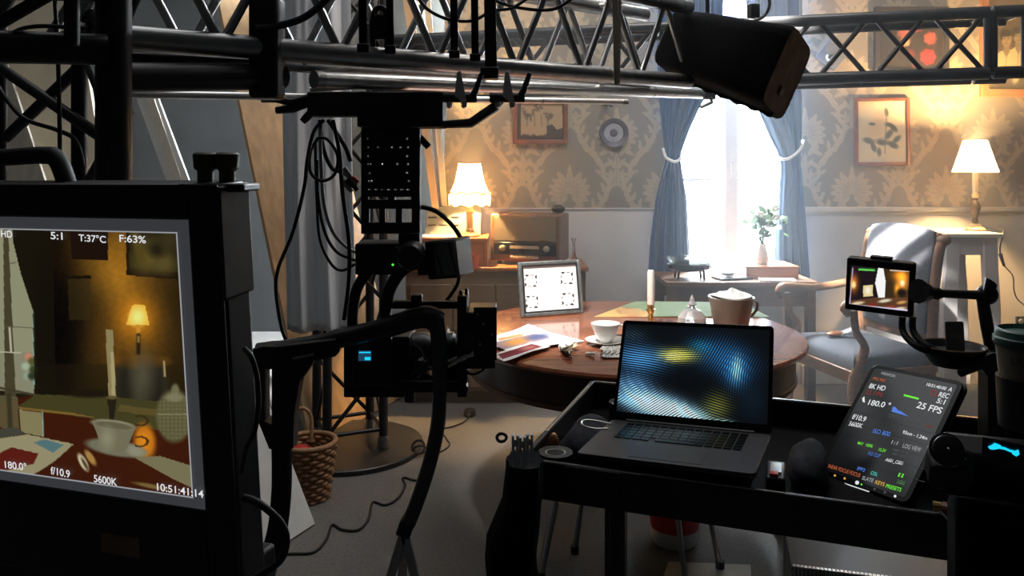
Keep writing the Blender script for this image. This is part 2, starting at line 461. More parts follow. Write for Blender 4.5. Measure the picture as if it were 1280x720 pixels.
def wall_sheet(a, b, c, d):
    st = .0075; nx = int((b - a) / st) + 1; ny = int((d - c) / st) + 1
    pts = quad_pts((a, WY - .001, d), (1, 0, 0), (0, 0, 1), b - a, d - c, nx, ny)
    def fn(X, Y):
        k = Ink(X, Y, (138, 131, 120)); v = damask(pts[..., 0] - (712 - 640) / 980 * 5, pts[..., 2] - 1.225)
        return k.mix(np.clip(v, 0, 1), (178, 165, 142))
    print_sheet('wallpaper', 'wallpaper_ink', wallb, pts, fn)
wall_sheet(XL, OX0, RAIL, 2.62); wall_sheet(OX1, XR, RAIL, 2.62)
MB().box(((OX1 + XR) / 2, WY - .012, RAIL - .008), (XR - OX1, .03, .028)).box(((OX1 + XR) / 2, WY - .006, RAIL - .03), (XR - OX1, .016, .02)).build('trim_1', 'rail_paint', wallb, bevel=.003)
MB().box(((XL + OX0) / 2, WY - .004, RAIL - .004), (OX0 - XL, .008, .008)).build('trim_2', 'lower_wall', wallb, smooth=0)
struct(MB().box(((OX1 + XR) / 2, WY - .012, .06), (XR - OX1, .02, .12)).build('baseboard_back', 'rail_paint', bevel=.003), 'pale skirting board along the foot of the back wall', 'baseboard')
# studio shell to the left
struct(MB().box((-3.4, 6.6, 2.0), (6.6, .1, 4.0)).build('wall_left', 'studio_wall', smooth=0), 'dark studio wall behind the set at the left', 'wall')

# window
w1 = bpy.data.objects.new('window_1', None); COL.objects.link(w1); w1.location = (1.43, WY, OZ0); struct(w1, 'tall white casement window with bright daylight behind', 'window')
fr = MB(); t = .055
fr.box((OX0 + t / 2, WY + .03, (OZ0 + OZ1) / 2), (t, .07, OZ1 - OZ0)); fr.box((OX1 - t / 2, WY + .03, (OZ0 + OZ1) / 2), (t, .07, OZ1 - OZ0))
fr.box((1.43, WY + .03, OZ0 + .045), (OX1 - OX0, .07, .09)); fr.box((1.43, WY + .03, OZ1 - t / 2), (OX1 - OX0, .07, t))
fr.build('window_frame', 'window_white', w1, bevel=.004)
MB().box((1.395, WY + .01, (OZ0 + OZ1) / 2), (.085, .07, OZ1 - OZ0 - .1)).build('mullion', 'window_white', w1, bevel=.008)
for zz in (1.30, 1.95):
    MB().box((1.215, WY + .03, zz), (.30, .03, .022)).build('glazing_bar', 'window_white', w1, bevel=.003)
    MB().box((1.61, WY + .03, zz), (.36, .03, .022)).build('glazing_bar', 'window_white', w1, bevel=.003)
for (x0, x1) in ((OX0 + t, 1.353), (1.437, OX1 - t)):
    for (z0, z1) in ((OZ0 + .09, 1.289), (1.311, 1.939), (1.961, OZ1 - t)):
        MB().box(((x0 + x1) / 2, WY + .03, (z0 + z1) / 2), (x1 - x0, .004, z1 - z0)).build('pane', 'pane_glass', w1, smooth=0)
MB().box((1.392, WY - .032, 1.36), (.018, .02, .10)).box((1.392, WY - .045, 1.33), (.014, .02, .07)).build('window_handle', 'window_white', w1, bevel=.004)
MB().box((1.43, WY - .07, OZ0 - .015), (OX1 - OX0 + .1, .16, .03)).build('window_sill', 'window_white', w1, bevel=.004)
ds = thing('diffusion_frame', 'large white diffusion sheet glowing outside the window', 'light diffuser', (1.45, 6.45, 0))
MB().box((1.45, 6.46, 1.75), (2.6, .01, 3.0)).build('diffusion_sheet', 'diffusion', ds, smooth=0)
mb = MB(); 
for x in (.13, 2.77): mb.box((x, 6.48, 1.65), (.04, .04, 3.3))
for z in (.23, 3.27): mb.box((1.45, 6.48, z), (2.6, .04, .04))
mb.build('frame', 'black_paint', ds)

def curtain(name, label, rows, y0, nf, amp, m, group=None, nx=90, ph=0., cord=None, cat='curtain'):
    """rows: (z, xleft, xright, squeeze)"""
    zs = [r[0] for r in rows]; n = 48; R = []
    for i in range(n + 1):
        z = zs[0] + (zs[-1] - zs[0]) * i / n
        xl = np.interp(z, zs[::-1], [r[1] for r in rows][::-1]); xr = np.interp(z, zs[::-1], [r[2] for r in rows][::-1]); am = np.interp(z, zs[::-1], [r[3] for r in rows][::-1])
        R.append([Vector((xl + (xr - xl) * j / nx, y0 + amp * am * (math.sin(2 * math.pi * nf * j / nx + ph + .5 * math.sin(z * 2.3)) + .35 * math.sin(2 * math.pi * nf * 2.3 * j / nx + z * 1.7)), z)) for j in range(nx + 1)])
    t = thing(name, label, cat, (R[-1][nx // 2].x, y0, zs[-1]), group)
    MB().grid(R).build('drape', m, t, smooth=80, solid=.004)
    if cord: MB().tube(bez(cord), .009, 8).build('tieback', 'cord_white', t, smooth=80)
    return t
yc = 4.86
def pz(y, D=yc): return HC - (y - CY) * D / F
def pxx(x, D=yc): return (x - CX) * D / F
def crow(l): return [(pz(y), pxx(a), pxx(b), s) for y, a, b, s in l]
curtain('curtain', 'blue curtain tied back beside the round wall plate', crow([(-70, 822, 906, 1), (60, 821, 902, 1), (105, 822, 893, 1), (130, 824, 876, .9), (160, 827, 862, .7), (190, 832, 851, .45), (200, 833, 850, .4), (212, 829, 852, .5), (250, 820, 858, .8), (300, 814, 861, 1), (347, 811, 863, 1.1)]), yc, 5, .028, 'curtain_blue', 'blue window curtains',
        cord=[P(829, 186, 4.90), P(833, 197, 4.80), P(843, 202, 4.785), P(851, 198, 4.81), P(853, 192, 4.9)])
curtain('curtain', 'blue curtain tied back beside the botanical print', crow([(-70, 930, 1004, 1), (60, 936, 1003, 1), (110, 941, 1003, 1), (140, 950, 1003, .9), (170, 963, 1003, .7), (192, 974, 1002, .5), (203, 977, 1001, .45), (215, 977, 1003, .5), (260, 973, 1007, .8), (320, 971, 1012, 1), (372, 975, 1016, 1.1)]), yc, 4, .028, 'curtain_blue', 'blue window curtains', ph=1.2,
        cord=[P(1004, 176, 4.92), P(1000, 187, 4.80), P(988, 197, 4.785), P(978, 199, 4.80), P(975, 196, 4.9)])

# pictures on the wall
def picture(name, label, x0, y0, x1, y1, bw, fm, fn, mount=None, rot=0., dy=.0):
    D = WY - .03 - dy; a = P(x0, y0, D); b = P(x1, y1, D); w = b.x - a.x; h = a.z - b.z; c = Vector(((a.x + b.x) / 2, WY - .012 - dy, (a.z + b.z) / 2))
    t = thing(name, label, 'picture', (c.x, WY - .004, c.z - h / 2)); R = Matrix.Rotation(rot, 3, 'Y')
    def bx(cx, cz, sx, sz, sy=.03): return MB().box(c + R @ Vector((cx, -.004, cz)), (sx, sy, sz), R)
    for s_ in (-1, 1):
        bx(s_ * (w - bw) / 2, 0, bw, h).build('frame_side', fm, t, bevel=.004)
        bx(0, s_ * (h - bw) / 2, w - 2 * bw, bw).build('frame_rail', fm, t, bevel=.004)
    iw, ih = w - 2 * bw, h - 2 * bw
    o = c + R @ Vector((-iw / 2, -.005, ih / 2)); r = R @ Vector((1, 0, 0)); u = R @ Vector((0, 0, 1))
    nx = max(20, int(iw / .0035)); ny = max(20, int(ih / .0035))
    print_sheet('print', 'paper_ink', t, quad_pts(o, r, u, iw, ih, nx, ny), fn)
    MB().box(c + Vector((0, .004, 0)), (w - .01, .006, h - .01), R).build('backing', 'frame_dark', t, smooth=0)
    return t
def f_tree(X, Y):
    k = Ink(X, Y, (56, 50, 46)); k.poly([(651, 129), (703, 130), (703, 160), (690, 171), (651, 170)], (170, 150, 120))
    for i in range(40):
        a = random.random(); k.ell(655 + 36 * a + random.uniform(-2, 2), 140 + 8 * math.sin(a * 9) + random.uniform(-5, 3), random.uniform(1.2, 3), 1.2, (84, 72, 58), .5, random.random() * 3, .8)
    for x in (660, 668, 676, 684): k.line((x, 144), (x + random.uniform(-2, 2), 158), .9, (90, 78, 62))
    k.poly([(683, 158), (690, 155), (696, 162), (703, 160), (703, 175), (684, 173)], (52, 46, 44))
    for i in range(14): k.ell(651 + i * 4, 171 + random.uniform(-1, 1), 3, random.uniform(1, 3), (58, 52, 48), .4)
    return k
picture('framed_print', 'dark framed tree engraving hanging above the radio', 641, 124, 710, 180, .028, 'frame_wood', f_tree, rot=.01)
def f_rose(X, Y):
    k = Ink(X, Y, (222, 208, 176)); k.ell(1093, 162, 13, 11, (206, 172, 130), .5, amt=.5); k.ell(1101, 147, 8, 8, (208, 176, 138), .5, amt=.45)
    for (x, y, r, s) in ((1086, 176, .3, 7), (1092, 184, 1.2, 6), (1103, 178, .1, 7), (1111, 168, 2.2, 7), (1117, 160, .8, 6), (1116, 181, .5, 7), (1121, 174, 2.4, 6), (1099, 190, 1.5, 5), (1111, 156, .2, 5), (1090, 155, .1, 4), (1108, 140, 1.4, 5)):
        k.ell(x, y, s, s * .5, (72, 84, 80), .35, r, .95); k.line((x - s * .8 * math.cos(r), y - s * .8 * math.sin(r)), (x + s * .8 * math.cos(r), y + s * .8 * math.sin(r)), .6, (88, 98, 92), .7)
    k.line((1106, 192), (1108, 150), 1.2, (120, 126, 108)); k.line((1108, 150), (1107, 136), 1, (120, 126, 108)); k.line((1104, 172), (1090, 176), .9, (120, 126, 108))
    return k
picture('framed_print', 'botanical rose print in a thin reddish wooden frame', 1069, 122, 1138, 207, .022, 'frame_wood', f_rose, rot=-.008)
def f_flor(X, Y):
    k = Ink(X, Y, (40, 36, 38)); rr = random.Random(3)
    for i in range(50): k.ell(rr.uniform(1110, 1180), rr.uniform(25, 88), rr.uniform(1, 5), rr.uniform(1, 3), (54, 52, 44), .5, rr.random() * 3, .8)
    for (x, y, r, c) in ((1131, 40, 9, (190, 92, 74)), (1147, 32, 8, (196, 70, 56)), (1163, 48, 8, (198, 84, 66)), (1160, 71, 9.5, (205, 52, 60)), (1138, 68, 6, (130, 50, 40)), (1145, 82, 5, (150, 60, 46)), (1132, 52, 6, (205, 160, 132)), (1120, 32, 3, (170, 110, 80)), (1122, 60, 3, (180, 150, 90))):
        for j in range(7):
            a = j * .9; k.ell(x + r * .5 * math.cos(a), y + r * .5 * math.sin(a), r * .6, r * .42, np.array(c) * rr.uniform(.75, 1.12), .3, a, .85)
    return k
picture('framed_painting', 'dark floral still life with red blossoms behind the black truss', 1094, 8, 1187, 92, .03, 'frame_dark', f_flor)
def f_men(X, Y):
    k = Ink(X, Y, (120, 104, 76)); rr = random.Random(5)
    for i in range(16): k.line((1242 + i * 3.2, 18), (1242 + i * 3.2, 46), 1.0, (70, 58, 42), .8)
    k.poly([(1240, 40), (1292, 40), (1292, 114), (1240, 114)], (88, 76, 54), .7)
    for (x, y, s) in ((1258, 50, 1.), (1273, 46, .95), (1290, 48, .9)):
        k.poly([(x - 15 * s, y + 36), (x - 11 * s, y + 17), (x - 3, y + 12), (x + 4, y + 12), (x + 10 * s, y + 17), (x + 14 * s, y + 40)], (218, 200, 152))
        k.poly([(x - 3.2, y + 6), (x + 3.2, y + 6), (x + 4, y + 15), (x, y + 22), (x - 4, y + 15)], (150, 128, 92))
        k.ell(x, y - 1, 6.4 * s, 9.2 * s, (176, 152, 110), .15); k.ell(x - .5, y - 8.5 * s, 7.2 * s, 4.6 * s, (42, 34, 26), .2); k.ell(x - 6 * s, y - 4, 1.6, 4.5, (48, 40, 30), .3)
        for e in (-2.4, 2.4): k.ell(x + e * s, y - 1.6, 1.3, .7, (54, 44, 32), .4)
        k.line((x, y - .5), (x + .4, y + 2.2), .8, (120, 100, 72)); k.line((x - 2, y + 4.4), (x + 2, y + 4.4), .9, (84, 64, 46))
        k.line((x, y + 16), (x - 1, y + 36), .8, (150, 132, 96))
    k.poly([(1240, 84), (1292, 84), (1292, 114), (1240, 114)], (92, 82, 62), .8); k.ell(1252, 92, 7, 5, (190, 172, 128), .4); k.ell(1270, 98, 4, 7, (214, 198, 152), .4, .4); k.C *= .85
    return k
picture('framed_photograph', 'sepia photograph of young men in a broad orange wooden frame', 1227, -14, 1305, 121, .05, 'frame_orange', f_men)
pl = thing('wall_plate', 'round decorative plate hung on the wallpaper above the radio', 'plate', (P(767, 166, WY).x, WY - .004, P(767, 166, WY).z - .09))
cpl = P(767, 166, WY - .012)
MB().lathe([(.0001, .004), (.062, .004), (.066, .0), (.0001, -.008)], cpl, 36, (0, -1, 0)).build('plate_well', 'plate_glaze', pl)
MB().lathe([(.060, .002), (.066, .012), (.090, .020), (.094, .016), (.090, .004), (.06, -.006)], cpl, 36, (0, -1, 0)).build('plate_rim', 'plate_rim', pl)
MB().lathe([(.0001, .008), (.022, .008), (.026, .003), (.0001, .001)], cpl, 24, (0, -1, 0)).build('plate_centre', 'plate_rim', pl)
db = thing('diamond_plaque', 'blue grey diamond plaque with a small glass knob beside the curtain', 'plaque', P(1040, 84, WY - .004))
R45 = Matrix.Rotation(math.radians(38), 3, 'Y')
mat('plaque_blue', (.16, .19, .24), .4, var=.15)
MB().box(P(1040, 68, WY - .022), (.15, .03, .15), R45).build('board', 'plaque_blue', db, bevel=.004)
MB().lathe([(.0001, .03), (.018, .028), (.026, .016), (.022, 0)], P(1036, 72, WY - .04), 16, (0, -1, 0)).build('glass_knob', 'chrome', db)
hk = MB().tube([P(757, 128, 4.99), P(757, 128, 4.93), P(766, 133, 4.92)], .008, 8).cyl(P(757, 128, 4.995), P(757, 128, 4.975), .022); tag(hk.build('wall_hook', 'black_steel'), 'small black hook on the wallpaper above the round plate', 'hook')

# ------------------------------------------------------------------ lamps of the set
def bulb_light(loc, power, r=.03):
    light('lamp_bulb', 'POINT', loc, (loc[0], loc[1], 0), power, (1, .60, .24), r)
c = P(1219, 283, 4.62); TZ = 1.008; c.z = TZ
L2 = thing('table_lamp', 'turned bronze table lamp with plain conical shade on the tall grey stand', 'lamp', c)
MB().lathe([(.055, 0), (.055, .008), (.046, .016), (.034, .024), (.032, .036), (.018, .042)], c + Vector((0, 0, .001)), 24).build('base', 'marble_gold', L2)
MB().lathe([(.014, .042), (.018, .055), (.012, .07), (.014, .085), (.028, .125), (.031, .145), (.022, .165), (.012, .178), (.018, .186), (.014, .192)], c, 20).build('stem', 'bronze', L2)
MB().lathe([(.015, .192), (.020, .205), (.015, .222), (.013, .23)], c, 16).build('collar', 'marble_gold', L2)
MB().cyl(c + Vector((0, 0, .23)), c + Vector((0, 0, .36)), .015, n=14).build('candle_sleeve', 'wax', L2)
zt, zb = c.z + .53, c.z + .345
MB().shell([(.122, zb), (.062, zt)], (c.x, c.y, 0), 40).build('lamp_shade', 'shade_cream', L2, smooth=80)
MB().ell((c.x, c.y, zb + .03), (.017, .017, .024)).build('bulb', 'bulb', L2, smooth=80)
bulb_light((c.x, c.y, zb + .150), 140, .02)
cordp = [c + Vector((.03, .02, .012)), c + Vector((.08, .01, .012)), c + Vector((.13, -.02, .01)), P(1254, 290, 4.45), P(1250, 312, 4.44), P(1254, 330, 4.5), P(1266, 345, 4.8), P(1268, 365, 4.85), P(1276, 378, 4.9), P(1300, 392, 4.95)]
MB().tube(bez(cordp), .004, 6).build('cord', 'black_rubber', L2, smooth=80)
MB().tube([P(1250.5, 318, 4.45), P(1255, 332, 4.50)], [.011, .008], 8).build('cord_switch', 'black_plastic', L2)
# tall stand
st = thing('plant_stand', 'tall narrow grey painted stand under the bronze table lamp', 'stand', (2.68, 4.62, 0))
x0, x1, ya, yb = pxx(1182, 4.42), pxx(1254, 4.42), 4.42, 4.82
MB().box(((x0 + x1) / 2, (ya + yb) / 2, TZ - .012), (x1 - x0 + .01, yb - ya, .024)).build('top', 'grey_paint', st, bevel=.006)
for yy in (ya + .04, yb - .04):
    MB().box(((x0 + x1) / 2, yy, TZ - .075), (x1 - x0 - .05, .018, .10)).build('apron', 'grey_paint', st, bevel=.002)
for xx in (x0 + .035, x1 - .035): MB().box((xx, (ya + yb) / 2, TZ - .075), (.018, yb - ya - .10, .10)).build('apron', 'grey_paint', st, bevel=.002)
for sx, xx in ((1, x0 + .055), (-1, x1 - .055)):
    for yy in (ya + .04, yb - .04):
        q = [(-.040, -.02), (.040, -.02), (.040, -.12), (.032, -.30), (.022, -.55), (.02, -.80), (.028, -.90), (.03, -.985), (-.045, -.985), (-.045, -.90), (-.06, -.70), (-.055, -.40), (-.042, -.20)]
        MB().prism([(xx + sx * a, yy - .02, TZ + b - .003) for a, b in q], (0, .04, 0)).build('leg', 'grey_paint', st, bevel=.004)

c = P(587, 300, 4.69); SH = .965; c.z = SH
L1 = thing('table_lamp', 'column table lamp with a scalloped fringed shade beside the radio', 'lamp', c)
MB().lathe([(.060, 0), (.060, .012), (.045, .022), (.028, .03)], c + Vector((0, 0, .001)), 8).build('base', 'onyx', L1, smooth=20)
MB().lathe([(.024, .03), (.024, .045), (.020, .05), (.020, .14), (.026, .146), (.026, .155), (.020, .16), (.020, .185), (.026, .19), (.026, .20), (.012, .206)], c, 8).build('column', 'onyx', L1, smooth=20)
zb = c.z + .20
sc8 = lambda i, a, r, z: (r, z)
MB().shell([(.066, zb + .24), (.072, zb + .20), (.086, zb + .13), (.108, zb + .08), (.122, zb + .065)], (c.x, c.y, 0), 48).build('lamp_shade', 'shade_cream', L1, smooth=80)
wv = lambda i, a, r, z: (r, z + .008 * math.sin(a * 9))
MB().shell([(.1225, zb + .066), (.126, zb + .03), (.122, zb - .008)], (c.x, c.y, 0), 72, wv).build('fringe', 'shade_cream', L1, smooth=80)
mat('trim_tan', (.42, .24, .09), .8)
MB().tube([(c.x + .126 * math.cos(a), c.y + .126 * math.sin(a), zb + .063 + .008 * math.sin(a * 9)) for a in np.linspace(0, 2 * math.pi, 73)[:-1]], .0045, 6, closed=True).build('scalloped_trim', 'trim_tan', L1, smooth=80)
MB().tube([(c.x + .067 * math.cos(a), c.y + .067 * math.sin(a), zb + .24) for a in np.linspace(0, 2 * math.pi, 41)[:-1]], .004, 6, closed=True).build('top_trim', 'trim_tan', L1, smooth=80)
MB().ell((c.x, c.y, zb + .035), (.017, .017, .024)).build('bulb', 'bulb', L1, smooth=80)
bulb_light((c.x, c.y, zb + .150), 105, .02)

# ------------------------------------------------------------------ sideboard, shelf box, radio
sb = thing('sideboard', 'long brown wooden sideboard carrying the radio', 'sideboard', (-.1, 4.76, 0))
SX0, SX1, SY0, SY1, SZ = -.62, .43, 4.55, 4.96, .80
MB().box(((SX0 + SX1) / 2, (SY0 + SY1) / 2 + .01, SZ - .0125), (SX1 - SX0 + .03, SY1 - SY0 + .02, .025)).build('top', 'red_wood', sb, bevel=.006)
MB().box(((SX0 + SX1) / 2, (SY0 + SY1) / 2 + .01, .425), (SX1 - SX0, SY1 - SY0 - .02, .70)).build('body', 'sideboard_wood', sb, bevel=.003)
MB().box(((SX0 + SX1) / 2, (SY0 + SY1) / 2 + .03, .04), (SX1 - SX0 - .06, SY1 - SY0 - .06, .08)).build('plinth', 'mahogany_dark', sb)
dw = (SX1 - SX0 - .05) / 4
for i in range(4):
    xx = SX0 + .025 + dw * (i + .5)
    d = MB().box((xx, SY0 + .008, .40), (dw - .01, .018, .60)).build('door', 'sideboard_wood', sb, bevel=.004)
    MB().lathe([(.006, 0), (.012, .012), (.0001, .02)], (xx + (dw * .38 if i % 2 == 0 else -dw * .38), SY0, .45), 12, (0, -1, 0)).build('knob', 'brass', d)
sx = thing('shelf_box', 'reddish wooden box on the sideboard under the fringed lamp', 'box', (-.34, 4.77, SZ))
MB().box((-.34, 4.77, SH - .011), (.40, .34, .022)).build('top', 'red_wood', sx, bevel=.003)
for xx in (-.53, -.155): MB().box((xx, 4.77, (SZ + SH - .02) / 2), (.022, .33, SH - SZ - .024)).build('side', 'red_wood', sx, bevel=.002)
MB().box((-.34, 4.925, (SZ + SH - .02) / 2), (.35, .02, SH - SZ - .024)).build('back', 'red_wood', sx)
MB().box((-.26, 4.622, (SZ + SH - .02) / 2), (.20, .016, SH - SZ - .026)).build('door', 'red_wood', sx, bevel=.002)
tag(MB().box((-.44, 4.71, SH + .003), (.20, .19, .005), rotz(.06)).build('paper_sheet', 'paper_white', smooth=0), 'white sheet of paper lying on the red box by the fringed lamp', 'paper')
# grey console behind the lamp
cs = thing('console', 'sloping dark grey console standing behind the fringed lamp', 'console', (-.44, 4.86, SH))
MB().prism([(-.53, 4.78, SH + .002), (-.53, 4.91, SH + .002), (-.53, 4.91, SH + .17), (-.53, 4.86, SH + .17)], (.34, 0, 0)).build('body', 'flat_grey', cs, bevel=.003)
for i in range(6):
    MB().box((-.49 + (i % 3) * .07, 4.806 + (i // 3) * .022, SH + .06 + (i // 3) * .047), (.05, .006, .008)).build('slider', 'black_plastic', cs)
# tumbler and bottle
def cupshape(name, label, cat, c, prof, m, n=28, sm=50):
    return tag(MB().lathe(prof, c, n).build(name, m, smooth=sm, loc=c), label, cat)
c = onz(592, 336, SZ + .001)
cupshape('tumbler', 'small pink glass tumbler on the sideboard below the lamp', 'glass', Vector((c.x, 4.568, SZ + .001)), [(.0001, 0), (.026, 0), (.032, .07), (.029, .07), (.023, .008), (.0001, .008)], 'pink_glass')
cupshape('bottle', 'slim clear bottle standing behind the pink tumbler', 'bottle', Vector((c.x - .055, 4.575, SZ + .001)), [(.0001, 0), (.02, 0), (.02, .07), (.009, .09), (.009, .12), (.0001, .12)], 'clear_glass')
cupshape('bud_vase', 'thin clear glass bud vase beside the radio', 'vase', Vector((pxx(717, 4.7), 4.70, SZ + .001)), [(.0001, 0), (.020, 0), (.022, .03), (.010, .07), (.008, .13), (.016, .155), (.013, .155), (.005, .13), (.0001, .10)], 'clear_glass')
# radio
rc = Vector((.11, 4.76, SZ + .002)); RR = Matrix.Translation(rc) @ Matrix.Rotation(math.radians(-17), 4, 'Z')
rd = thing('tube_radio', 'vintage wooden tube radio with beige speaker cloth on the sideboard', 'radio', rc)
w, d, h = .43, .24, .295
MB(RR).box((0, 0, h / 2 + .012), (w, d, h - .012)).build('cabinet', 'walnut', rd, bevel=.014, seg=3)
MB(RR).box((0, -d / 2 - .001, .212), (w - .045, .006, .145)).build('speaker_cloth', 'speaker_cloth', rd, bevel=.002)
dl = MB(RR).box((0, -d / 2 - .002, .095), (w - .045, .010, .075)).build('dial_panel', 'dial_black', rd, bevel=.003)
MB(RR).box((0, -d / 2 - .008, .105), (.18, .003, .018)).build('dial_scale', 'ivory', dl)
for s in (-1, 1): MB(RR).lathe([(.019, 0), (.018, .016), (.012, .02), (.0001, .02)], (s * .135, -d / 2 - .006, .098), 18, (0, -1, 0)).build('knob', 'ivory', dl)
for i in range(7): MB(RR).box((-.075 + i * .025, -d / 2 - .008, .045), (.021, .016, .014)).build('key', 'ivory', rd, bevel=.002)
MB(RR).box((.12, -d / 2 - .006, .150), (.05, .002, .008)).build('badge', 'brass', rd)
for sx_ in (-1, 1):
    for sy in (-1, 1): MB(RR).cyl((sx_ * .17, sy * .08, 0), (sx_ * .17, sy * .08, .02), .014).build('foot', 'black_rubber', rd)
q = thing('rounded_ornament', 'small black rounded object resting on top of the radio', 'ornament', RR @ Vector((.17, .02, h + .0125)))
MB(RR).ell((.17, .02, h + .006 + .027), (.042, .03, .026)).build('body', 'black_plastic', q, smooth=80)
MB(RR).box((.17, .02, h + .006 + .009), (.06, .045, .006)).build('foot', 'black_plastic', q, bevel=.002)
# ------------------------------------------------------------------ dining table
TX, TY, TR, TT = .455, 3.075, .665, .75
dt = thing('dining_table', 'round polished mahogany dining table laid with papers, cup and candle', 'table', (TX, TY, 0))
MB().lathe([(.0001, .722), (TR - .02, .722), (TR - .002, .730), (TR, .738), (TR - .006, .746), (TR - .02, .7495), (.0001, .7495)], (TX, TY, 0), 96).build('tabletop', 'mahogany', dt, smooth=30)
MB().lathe([(TR - .06, .60), (TR - .045, .60), (TR - .045, .722), (TR - .06, .722)], (TX, TY, 0), 96).build('apron', 'mahogany_dark', dt, smooth=30)
MB().lathe([(TR - .046, .602), (TR - .040, .606), (TR - .040, .618), (TR - .046, .622)], (TX, TY, 0), 96).build('apron_band', 'walnut', dt, smooth=50)
for a in (-10, 80, 257):
    a = math.radians(a); x, y = TX + (TR - .10) * math.cos(a), TY + (TR - .10) * math.sin(a)
    MB().lathe([(.018, .001), (.024, .03), (.016, .05), (.022, .30), (.030, .50), (.022, .54), (.034, .56), (.034, .715), (.0001, .715)], (x, y, 0), 14).build('leg', 'oak', dt)
def T(x, y, z=.0): return onz(x, y, TT + z)
# chart frame
ch = thing('test_chart', 'white camera test chart with four ring targets in a pewter frame', 'chart', T(688, 394))
bl, br = T(651, 397, .001), T(729, 391, .001)
r = (br - bl).normalized(); wch = (br - bl).length; nh = Vector((0, 0, 1)).cross(r)   # into the scene
u = (Vector((0, 0, 1)) * .985 + nh * .17).normalized(); nn = r.cross(u)
if nn.y > 0: nn = -nn
hch = .232; bw = .016; Rf = frame3(r, u, r.cross(u)); cc = (bl + br) / 2 + u * hch / 2
for s in (-1, 1):
    MB().box(cc + r * s * (wch - bw) / 2, (bw, hch, .02), Rf).build('frame_side', 'frame_pewter', ch, bevel=.004)
    MB().box(cc + u * s * (hch - bw) / 2, (wch - 2 * bw, bw, .02), Rf).build('frame_rail', 'frame_pewter', ch, bevel=.004)
for s in (-1, 1):
    MB().box(cc + r * s * (wch / 2 - bw - .003) + nn * .004, (.006, hch - 2 * bw, .012), Rf).build('inner_lip', 'black_paint', ch)
    MB().box(cc + u * s * (hch / 2 - bw - .003) + nn * .004, (wch - 2 * bw - .012, .006, .012), Rf).build('inner_lip', 'black_paint', ch)
MB().box(cc - nn * .008, (wch - .01, hch - .01, .004), Rf).build('backing', 'frame_dark', ch)
iw, ih = wch - 2 * bw - .012, hch - 2 * bw - .012; o = cc - r * iw / 2 + u * ih / 2 + nn * .004
def f_chart(X, Y):
    k = Ink(X, Y, (238, 238, 240))
    for (x, y) in ((663.5, 351), (708.5, 347.5), (665, 377.5), (710, 374)):
        d = np.hypot(X - x, Y - y); a = np.arctan2(Y - y, X - x)
        k.mix(((np.maximum(abs(X - x), abs(Y - y)) < 7.6) & (d > 6.7) & (np.sin(a * 8) > -.35)) * 1., (34, 34, 38))
    return k
print_sheet('chart_print', 'paper_ink', ch, quad_pts(o, r, u, iw, ih, 150, 110), f_chart)
mb = MB(); mb.bar(cc + u * .06 - nn * .012, Vector((cc.x, cc.y, TT + .004)) + nh * .075, .03, .005); mb.build('easel_leg', 'frame_dark', ch)

# papers: flat printed sheets given by their four corners on the table
def sheet(name, label, cat, cor, fn, z=.001, n=40, wave=.0, group=None):
    A, B, C_, D_ = [np.array(T(*p, z)) for p in cor]
    u_ = np.linspace(0, 1, n)[None, :, None]; v_ = np.linspace(0, 1, n)[:, None, None]
    pts = (A * (1 - u_) + B * u_) * (1 - v_) + (D_ * (1 - u_) + C_ * u_) * v_
    pts = pts.copy(); pts[..., 2] += wave * (np.sin(u_[..., 0] * 7 + v_[..., 0] * 4) * .5 + .5)
    t_ = print_sheet(name, 'paper_ink', None, pts, fn, solid=.0012)
    o0 = Vector(pts.reshape(-1, 3).mean(0)); o0.z = TT + z
    for v in t_.data.vertices: v.co -= o0
    t_.location = o0
    return tag(t_, label, cat, group)
def f_news(cols, base, seed):
    def g(X, Y):
        rr = random.Random(seed); k = Ink(X, Y, base)
        for (pts, c) in cols: k.poly(pts, c)
        return k
    return g
sheet('magazine', 'open white magazine with a faint orange picture on the dining table', 'magazine', [(612, 424), (660, 406), (700, 420), (622, 434)],
      f_news([([(622, 423), (650, 417), (664, 421), (628, 428)], (214, 150, 96))], (236, 232, 228), 1), .001, wave=.004)
def f_n2(X, Y):
    k = Ink(X, Y, (238, 235, 232)); k.poly([(618, 428), (668, 417), (690, 422), (625, 438)], (150, 130, 140)); k.ell(646, 427, 16, 4, (204, 140, 70), .5, -.2); k.ell(672, 421, 14, 3, (84, 96, 140), .5, -.15); k.ell(704, 425, 10, 2.5, (190, 215, 220), .4, -.1)
    for i in range(9): k.line((640 + i, 436 + i * .3), (720, 424 + i * .5), .5, (190, 186, 184), .5)
    return k
sheet('newspaper', 'folded newspaper with a blue and orange photograph on the dining table', 'newspaper', [(612, 432), (672, 414), (731, 426), (640, 442)], f_n2, .006, wave=.006)
def f_n3(X, Y):
    k = Ink(X, Y, (234, 230, 226)); k.poly([(622, 443), (664, 430), (678, 433), (628, 449)], (122, 24, 40)); k.ell(660, 435, 10, 2.4, (190, 120, 110), .5, -.2)
    for i in range(7): k.line((624 + 6 * i, 447 - i * 1.6), (636 + 6 * i, 444 - i * 1.6), .9, (176, 60, 70), .7)
    return k
sheet('leaflet', 'glossy crimson leaflet lying over the newspaper', 'leaflet', [(612, 446), (664, 428), (688, 433), (630, 452)], f_n3, .013, wave=.004)
